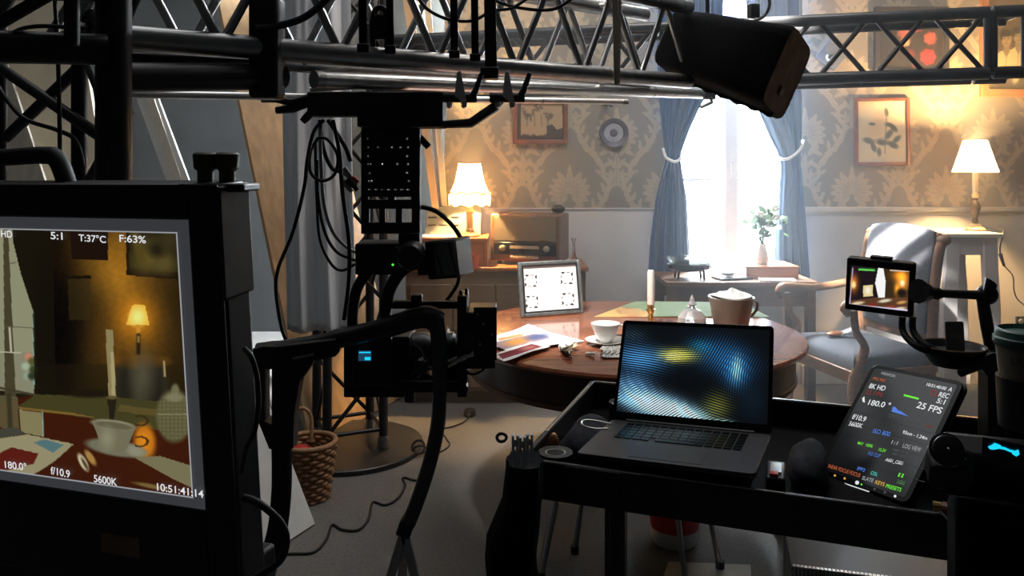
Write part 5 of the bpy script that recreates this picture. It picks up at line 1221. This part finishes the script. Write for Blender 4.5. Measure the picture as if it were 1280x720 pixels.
# ------------------------------------------------------------------ equipment cart
ce = V3(.941, -.338, 0).normalized(); cg = V3(-ce.y, ce.x, 0); C0 = V3(.0279, 1.607, 0); RcT = frame3(ce, cg, (0, 0, 1)); CLn, CDp = 1.02, .585
def CP(s, t, z): return C0 + ce * s + cg * t + V3(0, 0, z)
ct = thing('equipment_cart', 'black equipment cart with a shallow tray carrying laptop and tablet', 'cart', CP(CLn / 2, CDp / 2, 0))
def cb(name, s0, t0, z0, s1, t1, z1, m='black_paint', bevel=.003, parent=None): return MB().box(CP((s0 + s1) / 2, (t0 + t1) / 2, (z0 + z1) / 2), (s1 - s0, t1 - t0, z1 - z0), RcT).build(name, m, parent or ct, bevel=bevel)
ZR, ZB = .80, .722
cb('tray_floor', 0, 0, ZB - .0, CLn, CDp, ZB + .012, 'black_cloth'); rf = cb('front_panel', 0, -.012, ZB, CLn, 0, ZR); cb('rear_panel', 0, CDp, ZB, CLn, CDp + .012, ZR); lf = cb('side_panel', -.012, -.012, ZB, 0, CDp + .012, ZR); cb('side_panel', CLn, -.012, ZB, CLn + .012, CDp + .012, ZR)
cb('rim_highlight', .24, -.0125, ZR, .50, -.0095, ZR + .0015, 'alu', 0, rf); cb('rim_highlight', -.006, .16, ZR, -.001, .54, ZR + .002, 'alu', 0, lf); cb('rim_highlight', 0, CDp + .002, ZR, CLn, CDp + .008, ZR + .002, 'alu_bright', 0)  # bright metal strips standing in for light caught on the rim edges
cb('flap', .09, -.016, ZR - .055, .20, -.012, ZR - .002, 'charcoal_cloth', .001, rf)
for s, t in ((.19, .012), (.055, .55), (.86, .012), (.9, .55)): cb('leg', s - .015, t - .012, .09, s + .015, t + .018, ZB)
for s, t in ((.19, .012), (.055, .55), (.86, .012), (.9, .55)):
    w_ = CP(s, t, .045); k = MB().lathe([(.0001, -.012), (.035, -.012), (.042, -.006), (.042, .006), (.035, .012), (.0001, .012)], w_, 20, ce).build('caster', 'black_rubber', ct)
    MB().box(w_ + V3(0, 0, .03), (.03, .04, .04), RcT).build('fork', 'black_steel', k)
cb('lower_shelf', .02, .02, .14, CLn - .02, CDp - .02, .155)
# hanging black bag at the left end
bgp = [(574, 656, 22, .05), (600, 655, 23, .06), (625, 652, 23, .06), (648, 646, 28, .065), (668, 641, 31, .07), (690, 639, 32, .07), (720, 640, 31, .07), (770, 642, 30, .07), (800, 644, 24, .05)]
mb = MB(); n = 24; rows = []
for y, x, hw, dp in bgp:
    c_ = P(x, y, 1.49); rows.append([c_ + V3(hw * 1.49 / F * math.copysign(abs(math.cos(a)) ** .6, math.cos(a)) + .003 * math.sin(a * 7 + y), dp * math.sin(a) + .002 * math.sin(y), 0) for a in np.linspace(0, 2 * math.pi, n + 1)[:-1]])
mb.add([p for r_ in rows for p in r_], [(i * n + k, i * n + (k + 1) % n, (i + 1) * n + (k + 1) % n, (i + 1) * n + k) for i in range(len(rows) - 1) for k in range(n)] + [tuple(range(n)), tuple((len(rows) - 1) * n + k for k in range(n))])
hb = thing('hanging_bag', 'black cloth bag hanging from the end of the cart by the spring clamps', 'bag', P(640, 800, 1.49)); mb.build('pouch', 'black_cloth', hb, smooth=50)
MB().bar(P(650, 578, 1.50), P(654, 570, 1.59), .03, .004).build('strap', 'black_cloth', hb)
# spring clamps in the pouch
for i, (x, y0, y1, lb) in enumerate(((644, 544, 583, 'grey spring clamp at the outer end of the cart rim'), (653, 546, 584, 'grey spring clamp between the two end clamps on the cart rim'), (662, 543, 578, 'grey spring clamp next to the tape rolls on the cart rim'))):
    t = thing('spring_clamp', lb, 'clamp', P(x, y1, 1.42))
    for s in (-1, 1): MB().bar(P(x + s * 2.4, y1, 1.42), P(x + s * 2.8, y0, 1.42 + .004 * s), .005, .010, (0, -1, 0)).build('jaw', 'tool_grey', t, bevel=.001)
    MB().tube([P(x, y0 + 10, 1.413), P(x, y0 + 10, 1.435)], .006, 10).build('spring', 'steel_grey', t)
MBt = MB().tube([P(627 + 6 * math.cos(a), 547 + 5 * math.sin(a), 1.44 + .012 * math.sin(a)) for a in np.linspace(0, 2 * math.pi, 17)[:-1]], .003, 6, closed=True)
tag(MBt.build('hook_loop', 'black_rubber', smooth=80), 'small black loop sticking out beside the spring clamps', 'loop')
def roll(name, label, c, ro, ri, h_, m, group=None, core='cardboard'):
    t = thing(name, label, 'tape', c, group)
    MB().lathe([(ri, 0), (ro, 0), (ro, h_), (ri, h_), (ri, 0)], c, 32).build('tape', m, t); MB().lathe([(ri - .003, .001), (ri, .001), (ri, h_ - .001), (ri - .003, h_ - .001), (ri - .003, .001)], c, 32).build('core', core, t)
roll('tape_roll', 'black tape roll lying under another in the cart corner', CP(.045, .055, ZB + .013), .036, .022, .030, 'black_rubber', core='black_plastic')
roll('tape_roll', 'black tape roll stacked on top in the cart corner', CP(.047, .057, ZB + .0445), .036, .022, .030, 'black_rubber', core='white_plastic')
roll('tape_roll', 'yellow striped black tape roll behind the laptop lid', CP(.10, .50, ZB + .013), .038, .024, .045, 'black_rubber', core='brass')
tag(MB().ell(CP(.02, .13, ZR + .006 - .03), (.014, .014, .034)).build('copper_cap', 'copper', smooth=80), 'small copper coloured cap beside the tape rolls', 'cap')
# dark bags in the tray
def lump(name, label, c, r_, m, seed, cat='bag', zmin=None):
    rr = random.Random(seed); ph = [rr.uniform(0, 6) for _ in range(6)]; mb = MB(); mb.ell((0, 0, 0), (1, 1, 1), 28, 16); out = []
    for p in mb.v:
        k = 1 + .07 * math.sin(3 * p.x + ph[0] + 2 * p.y) + .05 * math.sin(5 * p.y + ph[1]) + .04 * math.sin(7 * p.z + ph[2] + 4 * p.x)
        q = c + RcT @ Vector((p.x * r_[0] * k, p.y * r_[1] * k, p.z * r_[2] * k))
        if zmin is not None: q.z = max(q.z, zmin)
        out.append(q)
    mb.v = out; return tag(mb.build(name, m, smooth=80), label, cat)
lump('camera_pouch', 'dark grey cloth pouch lying in the tray left of the laptop', CP(.085, .20, .770), (.065, .11, .050), 'charcoal_cloth', 1, 'pouch', ZB + .0125)
lump('camera_pouch', 'dark grey cloth pouch lying between laptop and tablet', CP(.545, .24, .765), (.040, .09, .045), 'charcoal_cloth', 2, 'pouch', ZB + .0125)
cable('charger_cable', 'pale thin cable loop on the grey pouch beside the laptop', [onz(x, y, .845) for x, y in ((760, 536), (745, 536), (731, 533), (727, 528), (734, 525), (750, 527), (764, 530))], .0022, 'alu_bright', cat='cable')
# laptop
yaw, rol, th, dL, hL, wL = -.4424, .0473, 1.0433, .2296, .2344, .349
lr = V3(math.cos(yaw), math.sin(yaw), 0); lb_ = V3(-math.sin(yaw), math.cos(yaw), 0); lu = V3(0, 0, 1); lr, lu = lr * math.cos(rol) + lu * math.sin(rol), lu * math.cos(rol) - lr * math.sin(rol)
LO = V3(.3855, 1.7154, .8254); RL = frame3(lr, lb_, lu); lup = lb_ * math.cos(th) + lu * math.sin(th); ln_ = lr.cross(lup)
lp = thing('laptop', 'open dark grey laptop with blue wave wallpaper on the cart', 'laptop', LO - lb_ * .115 - lu * .012)
def rrect(c, r_, u_, w_, h_, rad, n=6):
    out = []
    for (sx_, sy_, a0) in ((1, 1, 0), (-1, 1, 90), (-1, -1, 180), (1, -1, 270)):
        for k in range(n + 1):
            a = math.radians(a0 + 90 * k / n); out.append(c + r_ * (sx_ * (w_ / 2 - rad) + rad * math.cos(a)) + u_ * (sy_ * (h_ / 2 - rad) + rad * math.sin(a)))
    return out
base = MB().prism(rrect(LO - lb_ * dL / 2 - lu * .010, lr, lb_, wL, dL, .010), lu * .010).build('base', 'laptop_grey', lp, bevel=.001)
MB().prism(rrect(LO - lb_ * .062 - lu * .0002, lr, lb_, .275, .106, .003), lu * .0004).build('keyboard_well', 'key_black', lp, smooth=0)
kw = .0183; km = None
for row in range(6):
    n_ = 14 if row else 14; 
    for i in range(n_):
        if row == 5 and 4 <= i <= 8: continue
        c_ = LO + lr * (-.132 + .264 * (i + .5) / n_) + lb_ * (-.020 - row * .0178) + lu * .001
        w_ = .264 / n_ - .003; h_ = .0145 if row else .010
        MB().box(c_, (w_, h_, .0016), RL).build('key', 'bezel', base, smooth=0)
MB().box(LO + lr * 0 + lb_ * (-.020 - 5 * .0178) + lu * .001, (.088, .0145, .0016), RL).build('key', 'bezel', base, smooth=0)
MB().prism(rrect(LO - lb_ * .172 + lu * .0001, lr, lb_, .145, .088, .004), lu * .0004).build('trackpad', 'laptop_grey', base, smooth=0)
MB().cyl(LO - lr * .14 + lb_ * .001 - lu * .001, LO + lr * .14 + lb_ * .001 - lu * .001, .005).build('hinge', 'key_black', lp)
lc = LO + lup * (hL / 2 + .002)
lid = MB().prism(rrect(lc - ln_ * .006, lr, lup, wL, hL, .009), ln_ * .006).build('lid', 'bezel', lp, bevel=.0008)
sw, sh = .332, .2075; so_ = lc - lr * sw / 2 + lup * (hL / 2 - .010) + ln_ * .0006
def f_lap(X, Y):
    k = Ink(X, Y, (2, 5, 9))
    def blob(cx_, cy_, rx, ry, rot, fr_, fa, col, amt=1., bend=0.):
        c, s_ = math.cos(rot), math.sin(rot); dx, dy = X - cx_, Y - cy_; a = dx * c + dy * s_; b = -dx * s_ + dy * c + bend * a * a
        m = np.exp(-((a / rx * 1.5) ** 2 + (b / ry * 1.5) ** 2) ** 1.1)
        w1 = np.sin((X * math.cos(fa) + Y * math.sin(fa)) * fr_ * 1.2 + 1.6 * np.sin(a * .07 + b * .09)); k.add(m * (.5 + .5 * w1) ** 1.5 * amt * 1.45, col)
    blob(800, 448, 52, 26, .12, 1.75, 1.75, (70, 140, 200), .95, .001); blob(790, 480, 40, 22, .15, 1.7, 1.3, (90, 150, 205), .7); blob(848, 444, 34, 13, .05, 1.9, 1.57, (200, 190, 60), 1.1); blob(842, 446, 16, 9, 0, 1.9, 1.57, (120, 100, 40), .8)
    blob(905, 446, 62, 34, .3, 1.6, .5, (40, 110, 170), .75); blob(920, 466, 24, 30, 0, 1.7, .1, (50, 120, 180), .8); blob(921, 460, 9, 22, .05, 1.7, .1, (120, 110, 40), .8); blob(876, 432, 24, 12, .2, 1.7, 1.2, (20, 110, 130), .6)
    blob(822, 508, 74, 25, .30, 1.8, 1.0, (150, 200, 225), 1.5, .0006); blob(865, 518, 44, 13, .42, 1.7, 1.2, (150, 190, 190), 1.0); blob(795, 500, 44, 12, .1, 1.8, 1.2, (90, 150, 190), .8); blob(896, 508, 26, 26, .5, 1.55, 1.9, (150, 150, 50), .6); blob(905, 528, 20, 6, .1, 1.6, 1.4, (140, 190, 190), .9)
    blob(940, 500, 30, 40, 0, 1.7, .9, (14, 30, 44), .7); blob(790, 418, 30, 14, .1, 1.7, 2.2, (50, 70, 80), .6)
    return k
print_sheet('screen', 'screen_ink', lid, quad_pts(so_, lr, lup, sw, sh, 300, 200), f_lap)
ff = thing('foam_block', 'black foam block propping up the laptop in the tray', 'foam block', LO - lb_ * .12 - lu * .08)
MB().box(LO - lb_ * .12 - lu * .0445, (.29, .17, .066), RL).build('block', 'black_cloth', ff, bevel=.006)
# card reader beside the laptop
cr = thing('card_reader', 'small black card reader with a red card by the laptop corner', 'card reader', CP(.485, .07, ZB + .012))
MB().box(CP(.485, .07, ZB + .052), (.035, .09, .078), RcT).build('body', 'black_plastic', cr, bevel=.004); MB().box(CP(.485, .07, ZB + .093), (.02, .05, .004), RcT).build('label', 'steel_grey', cr); MB().box(CP(.482, .035, ZB + .094), (.015, .016, .006), RcT).build('card', 'red_plastic', cr)
# tablet
tr_, tu_ = V3(.493, -.869, .043).normalized(), V3(.597, .374, .71); tu_ = (tu_ - tr_ * tu_.dot(tr_)).normalized(); tn_ = tr_.cross(tu_)
tc_ = V3(.799, 1.6625, .8405); tw_, th_ = .212, .290
tb = thing('tablet', 'black tablet showing camera settings propped up in the cart', 'tablet', tc_ - tu_ * th_ / 2)
MB().prism(rrect(tc_ - tn_ * .008, tr_, tu_, tw_, th_, .016), tn_ * .008).build('body', 'bezel', tb, bevel=.001)
mat('tab_dark', (.004, .004, .004), .15, emit=1., ecol=(.0035, .004, .0045))
MB().prism(rrect(tc_ + tn_ * .0002, tr_, tu_, tw_ - .02, th_ - .02, .006), tn_ * .0004).build('screen', 'tab_dark', tb, smooth=0)
MB().prism(rrect(tc_ - tn_ * .018, tr_, tu_, tw_ + .006, th_ + .006, .018), tn_ * .009).build('case', 'black_rubber', tb, bevel=.002)
def tx(b, a, e, h_, m_): text(b, (1000 + a[0] / 3.6, 440 + a[1] / 3.6), (1000 + e[0] / 3.6, 440 + e[1] / 3.6), h_, tc_ + tn_ * .0007, tn_, m_, tb, .0003, hk=.72)
for a in (('WEAPON', (362, 100), (425, 115), 4, 't_soft'), ('PRE REC', (327, 124), (385, 136), 4, 't_orange'), ('8K HD', (308, 162), (380, 175), 7, 't_white'), ('25 FPS', (292, 188), (368, 203), 6, 't_red'), ('180.0 °', (305, 237), (402, 254), 8, 't_white'),
          ('10:51:40:00', (568, 152), (655, 172), 4.5, 't_white'), ('A', (665, 175), (681, 179), 6, 't_white'), ('REC', (622, 200), (666, 210), 7, 't_white'), ('5:1', (612, 228), (648, 237), 7, 't_white'), ('25 FPS', (522, 250), (632, 279), 9, 't_white'),
          ('CONTINUOUS RECORD', (398, 292), (535, 326), 4.5, 't_dim'), ('NO', (565, 336), (590, 343), 4, 't_red'), ('f/10.9', (232, 300), (292, 314), 7, 't_white'), ('5600K', (218, 330), (278, 343), 6, 't_white'), ('ISO 800', (326, 363), (402, 380), 6, 't_blue'), ('93cm - 1.24m', (460, 366), (570, 396), 4.5, 't_white'),
          ('1:1', (410, 412), (437, 419), 5, 't_soft'), ('LOG VIEW', (460, 430), (542, 450), 6, 't_soft'), ('MAY', (258, 415), (283, 421), 4, 't_green'), ('100%', (295, 424), (325, 431), 4, 't_green'), ('15.2V', (353, 444), (385, 452), 4, 't_green'), ('TEMP 37/38', (413, 444), (485, 461), 3.5, 't_dim'), ('PREV 63%', (413, 462), (473, 477), 3.5, 't_dim'),
          ('NO CLIP', (305, 462), (358, 476), 4.5, 't_blue'), ('A001_C001', (383, 490), (460, 509), 4.5, 't_white'), ('LINEAR FOCUS FOCUS', (118, 518), (268, 564), 5, 't_orange'), ('SLATE', (277, 573), (327, 588), 5, 't_soft'), ('KEYS', (336, 592), (377, 605), 5, 't_yellow'), ('PRESETS', (384, 610), (453, 629), 5, 't_green'), ('IPP2', (256, 530), (290, 540), 4.5, 't_blue'), ('COL', (316, 550), (347, 559), 4.5, 't_cyan'), ('II', (440, 560), (462, 566), 5, 't_green'), ('LGG', (436, 590), (468, 600), 5, 't_sage')): tx(*a)
def tmark(pts, m_, name='icon'):
    q = [hit(1000 + a / 3.6, 440 + b / 3.6, tc_ + tn_ * .0008, tn_) for a, b in pts]; MB().prism(q, tn_ * .0003).build(name, m_, tb, smooth=0)
tmark([(468, 190), (535, 207), (534, 215), (467, 198)], 't_green', 'level_bar'); tmark([(418, 246), (412, 268), (488, 290), (456, 268), (440, 262), (430, 248)], 't_blue', 'histogram'); tmark([(202, 590), (312, 627), (311, 631), (201, 594)], 't_white', 'home_line'); tmark([(280, 208), (290, 200), (292, 228), (282, 224)], 't_white')
tmark([(602 + 15 * math.cos(a) * (1 if k < 17 else .62), 185 + 15 * math.sin(a) * (1 if k < 17 else .62)) for k, a in enumerate(list(np.linspace(0, 6.2, 17)) + list(np.linspace(6.2, 0, 17)))], 't_red', 'record_ring')
for (x, y, r_, m_) in ((157, 556, 5, 't_yellow'), (201, 569, 5, 't_yellow'), (257, 588, 9, 't_white'), (336, 617, 5, 't_dim'), (428, 649, 6, 't_white'), (277, 596, 4, 't_green'), (382, 632, 5, 't_dim')): tmark([(x + r_ * math.cos(a), y + r_ * math.sin(a)) for a in np.linspace(0, 6.28, 11)[:-1]], m_)
for i in range(5): tmark([(240 + i * 4 - i * 22, 262 + i * 52), (660 - i * 24, 385 + i * 50), (660 - i * 24, 387 + i * 50), (240 + i * 4 - i * 22, 264 + i * 52)], 'tab_dark', 'divider')
ts = thing('tablet_stand', 'black wedge stand behind the tablet', 'stand', tc_ - V3(0, 0, .11) - tn_ * .06)
MB().bar(tc_ - tn_ * .022 + tu_ * .05, V3(tc_.x, tc_.y, ZB + .016) - tn_ * .02 + V3(.10, .06, 0), .10, .006).build('prop', 'black_plastic', ts)
# small metal bits in front of the tablet
bt = thing('battery_plug', 'small brass plug with a red sleeve lying on the cart rim', 'plug', onz(1176, 634, ZR + .002))
MB().tube([onz(1166, 632, ZR + .011), onz(1178, 634, ZR + .011)], .008, 10).build('plug', 'brass', bt); MB().tube([onz(1178, 634, ZR + .011), onz(1200, 640, ZR + .011)], .010, 10).build('sleeve', 'frame_wood', bt)

# ------------------------------------------------------------------ small monitor on its arm
mr2 = V3(.86, -.50, -.05).normalized(); mu2 = V3(.03, -.06, .995); mu2 = (mu2 - mr2 * mu2.dot(mr2)).normalized(); mn2 = mr2.cross(mu2); mc2 = V3(.7385, 1.5761, 1.1525); w2, h2 = .126, .109; R2 = frame3(mr2, mu2, mn2)
sm = thing('field_monitor', 'small black field monitor on an articulated arm showing the set', 'monitor', mc2 - mu2 * h2 / 2)
MB().box(mc2 - mn2 * .015, (w2, h2, .030), R2).build('housing', 'black_plastic', sm, bevel=.005, seg=3)
def f_sm(X, Y):
    k = Ink(X, Y, (30, 22, 26)); k.poly([(1060, 376), (1140, 366), (1140, 392), (1060, 392)], (90, 58, 40)); k.poly([(1103, 330), (1140, 330), (1140, 372), (1105, 372)], (58, 42, 24))
    k.glow(1067, 354, 5, 10, (220, 120, 20)); k.ell(1067, 356, 2.6, 4, (255, 230, 160), .4); k.glow(1128, 352, 7, 12, (230, 140, 40)); k.ell(1128, 354, 2.6, 3.4, (255, 240, 200), .4); k.glow(1124, 344, 9, 6, (150, 80, 10)); k.glow(1121, 362, 3, 7, (170, 110, 20)); k.ell(1127, 366, 6, 5, (34, 26, 22), .4)
    k.poly([(1098, 334), (1104, 334), (1107, 352), (1106, 372), (1098, 372), (1094, 354)], (246, 246, 244)); k.ell(1084, 363, 6.4, 6.6, (60, 46, 34), .1); k.poly([(1079, 357), (1091, 356), (1091, 370), (1079, 371)], (226, 206, 150)); k.ell(1085, 363, 3, 4, (240, 236, 220), .5)
    for (x, y, w_, c) in ((1072, 379, 16, (214, 196, 160)), (1090, 381, 10, (130, 44, 34)), (1106, 376, 16, (216, 206, 180)), (1112, 384, 14, (140, 60, 50)), (1127, 378, 12, (196, 150, 80)), (1100, 388, 22, (190, 150, 130)), (1076, 386, 14, (240, 230, 220)), (1124, 386, 16, (220, 200, 170))): k.ell(x, y, w_ / 2, 2, c, .4, -.15)
    k.poly([(1073, 335), (1094, 336), (1094, 339), (1073, 338)], (50, 130, 50)); k.line((1074, 337), (1092, 338), 1.5, (120, 230, 110)); k.line((1113, 338), (1136, 339), 1.5, (220, 205, 190)); k.line((1062, 381), (1137, 388), 2, (225, 215, 245)); k.line((1066, 335), (1062, 381), 1, (200, 190, 235)); k.line((1139, 338), (1136, 387), 1, (200, 190, 235))
    return k
print_sheet('screen', 'screen_ink', sm, quad_pts(mc2 - mr2 * .0545 + mu2 * .0385 + mn2 * .0006, mr2, mu2, .107, .080, 110, 80), f_sm)
MB().box(mc2 + mu2 * (h2 / 2 + .003) - mn2 * .015, (.04, .006, .02), R2).build('top_foot', 'black_plastic', sm, bevel=.001)
AD = 1.52
for x in (1128, 1141): MB().tube(bez([P(x, 396, AD + .02), P(x, 412, AD + .02), P(x + 8, 425, AD), P(x + 24, 436, AD - .02), P(1175, 441, AD)]), .0065, 8).build('cable', 'black_rubber', sm, smooth=80)
am = thing('articulated_arm', 'black articulated arm holding the field monitor above the cart', 'arm', P(1238, 470, AD))
MB().tube([P(1148, 364, AD - .01), P(1160, 366, AD)], [.024, .016], 12).build('ball_joint', 'black_steel', am, smooth=60); MB().tube([P(1158, 366, AD), P(1172, 367, AD), P(1178, 367, AD), P(1226, 369, AD)], [.010, .013, .008, .009], 10).build('rod', 'black_steel', am, smooth=60)
MB().ell(P(1234, 368, AD), (.018, .022, .020)).build('elbow', 'black_steel', am, smooth=80); MB().tube([P(1236, 364, AD - .02), P(1239, 352, AD - .02), P(1242, 357, AD - .02)], [.010, .012, .006], 8).build('wing_knob', 'black_plastic', am, smooth=60)
MB().tube([P(1228, 374, AD), P(1234, 410, AD), P(1239, 440, AD)], [.011, .012, .010], 10).build('post', 'black_steel', am, smooth=60); MB().lathe([(.022, 0), (.024, .03), (.0001, .034)], P(1232, 452, AD - .03), 18, (0, -1, 0)).build('clamp_wheel', 'black_steel', am)
MB().tube([P(1226, 455, AD - .05), P(1200, 467, AD - .06)], [.010, .007], 8).build('clamp_lever', 'black_plastic', am, smooth=60); MB().box(P(1240, 500, AD), (.035, .04, .20)).build('column', 'black_paint', am, bevel=.004); MB().box(P(1240, 600, AD), (.03, .03, .10)).build('column', 'black_paint', am, bevel=.004)
# round tray with a card
c = P(1190, 437, AD + .0); tr = thing('round_tray', 'black round tray fixed to the arm beside the small monitor', 'tray', c)
MB().lathe([(.0001, -.030), (.035, -.030), (.050, -.010), (.058, .0), (.060, .008), (.055, .008), (.046, -.004), (.0001, -.006)], c, 36).build('dish', 'black_plastic', tr)
MB().tube([c + V3(.0585 * math.cos(a), .0585 * math.sin(a), .008) for a in np.linspace(0, 6.28, 41)[:-1]], .0022, 6, closed=True).build('rim', 'skirt_brown', tr, smooth=80)
MB().bar(c + V3(.03, 0, -.015), P(1236, 444, AD), .02, .02).build('bracket', 'black_steel', tr)
tag(MB().prism(rrect(c + V3(.006, .0, .025), V3(1, 0, 0), V3(0, .08, .997), .036, .058, .004), V3(0, .002, 0)).build('grey_card', 'card_grey', smooth=0), 'small grey card standing upright in the round tray', 'card')
# cup with green lid
CD = 1.28; c = P(1283, 488, CD); rU = .047
cu2 = thing('coffee_cup', 'brown paper coffee cup with dark green lid standing right of the arm', 'cup', c)
MB().lathe([(.0001, 0), (.036, 0), (.045, .078), (.0001, .078)], c, 36).build('body', 'cup_paper', cu2); MB().lathe([(.046, .074), (.048, .078), (.048, .086), (.0455, .088), (.044, .098), (.040, .101), (.036, .094), (.0001, .094)], c, 36).build('lid', 'green_lid', cu2)
co, fs = None, None
cu_ = bpy.data.curves.new('text', 'FONT'); cu_.body = 'LATTESSO'; ob = bpy.data.objects.new('text', cu_); COL.objects.link(ob); me = bpy.data.meshes.new_from_object(ob.evaluated_get(bpy.context.evaluated_depsgraph_get())); bpy.data.objects.remove(ob)
xs_ = np.array([v.co[:] for v in me.vertices]); fs = [list(p.vertices) for p in me.polygons]; sc_ = .012 / xs_[:, 1].max(); a0 = math.radians(205)
MB().add([c + V3(.0432 * math.cos(a0 + x[0] * sc_ / .043), .0432 * math.sin(a0 + x[0] * sc_ / .043), .048 + x[1] * sc_) for x in xs_], fs).build('lettering', 'cup_print', cu2, smooth=0)
MB().lathe([(.0001, -.06), (.040, -.06), (.044, .022), (.040, .022), (.036, -.001), (.0001, -.001)], c, 28).build('cup_holder', 'black_plastic', cu2)
sk_ = thing('wall_socket', 'small black switch on the wall right of the lamp cord', 'switch', P(1276, 411, 4.98)); sp = P(1276, 401, 4.985)
MB().box(sp, (.06, .02, .055)).build('plate', 'black_plastic', sk_, bevel=.004); MB().lathe([(.018, 0), (.012, .014), (.0001, .014)], sp + V3(-.006, -.008, 0), 14, (0, -1, 0)).build('button', 'steel_grey', sk_)
# remote hand controller
KD = 1.22; kc = P(1236, 585, KD); Rk = rotz(-.35) @ Matrix.Rotation(.55, 3, 'X')
kt = thing('focus_controller', 'black hand controller with knobs and a glowing cyan display', 'controller', P(1236, 640, KD))
MB().box(kc, (.135, .05, .10), Rk).build('body', 'black_plastic', kt, bevel=.010, seg=3); MB().box(P(1186, 585, KD - .01), (.06, .05, .05), Rk).build('knob_housing', 'black_plastic', kt, bevel=.008)
kn = Rk @ V3(0, -.6, .8)
for (x, y, r_, h_) in ((1183, 562, .021, .018), (1204, 574, .013, .013)):
    k = MB().lathe([(r_ * 1.15, 0), (r_ * 1.15, .004), (r_, .005), (r_ * .95, h_), (r_ * .8, h_ + .002), (.0001, h_ + .002)], P(x, y, KD - .03), 28, kn).build('knob', 'black_steel', kt); MB().lathe([(.0022, 0), (.0001, .002)], P(x, y, KD - .03) + kn.normalized() * (h_ + .002), 8, kn).build('pointer', 'alu', k)
no_ = P(1250, 562, KD - .055); nk = Rk @ V3(0, -1, .2)
def kpoly(pts, m_, name):
    q = [hit(x, y, no_, nk) for x, y in pts]; MB().prism(q, Vector(nk) * .002).build(name, m_, kt, smooth=0)
kpoly([(1228, 546), (1280, 556), (1282, 578), (1227, 566)], 'bezel', 'display')
no_ = no_ + Vector(nk).normalized() * .003
kpoly([(1235, 558), (1240, 556), (1243, 553.5), (1247, 555), (1251, 556.5), (1248, 560), (1242, 561), (1237, 560.5)], 'cyan_emit', 'display_mark'); kpoly([(1247, 557), (1256, 559), (1265, 563), (1264, 564.5), (1255, 561), (1247, 559.5)], 'cyan_emit', 'display_mark'); kpoly([(1264, 562), (1268, 563.5), (1273, 562), (1274, 567), (1270, 569.5), (1265, 566.5)], 'cyan_emit', 'display_mark')
tg = thing('cart_side_case', 'black case hanging on the right end of the cart under the controller', 'case', P(1250, 800, 1.3))
MB().box(P(1258, 700, 1.20), (.15, .09, .16), rotz(-.35)).build('body', 'black_cloth', tg, bevel=.012)
MB().tube(bez([P(1176, 640, 1.3), P(1192, 660, 1.24), P(1202, 690, 1.23), P(1206, 730, 1.23)]), .002, 6).build('cable', 'charcoal_cloth', tg, smooth=80)

# ------------------------------------------------------------------ theatrical haze in the set
hz = bpy.data.materials.new('haze'); hz.use_nodes = True; N = hz.node_tree.nodes; N.remove(N['Principled BSDF'])
vsn = N.new('ShaderNodeVolumeScatter'); vsn.inputs['Color'].default_value = (.9, .95, 1, 1); vsn.inputs['Density'].default_value = .082; vsn.inputs['Anisotropy'].default_value = .55
hz.node_tree.links.new(vsn.outputs[0], N['Material Output'].inputs['Volume']); MATS['haze'] = hz
hzo = MB().box((1.6, 3.76, 1.33), (4.0, 2.40, 2.64)).build('haze', 'haze', smooth=0)
hzo['kind'] = 'stuff'; hzo['label'] = 'thin bluish haze hanging in the air of the set'; hzo['category'] = 'haze'
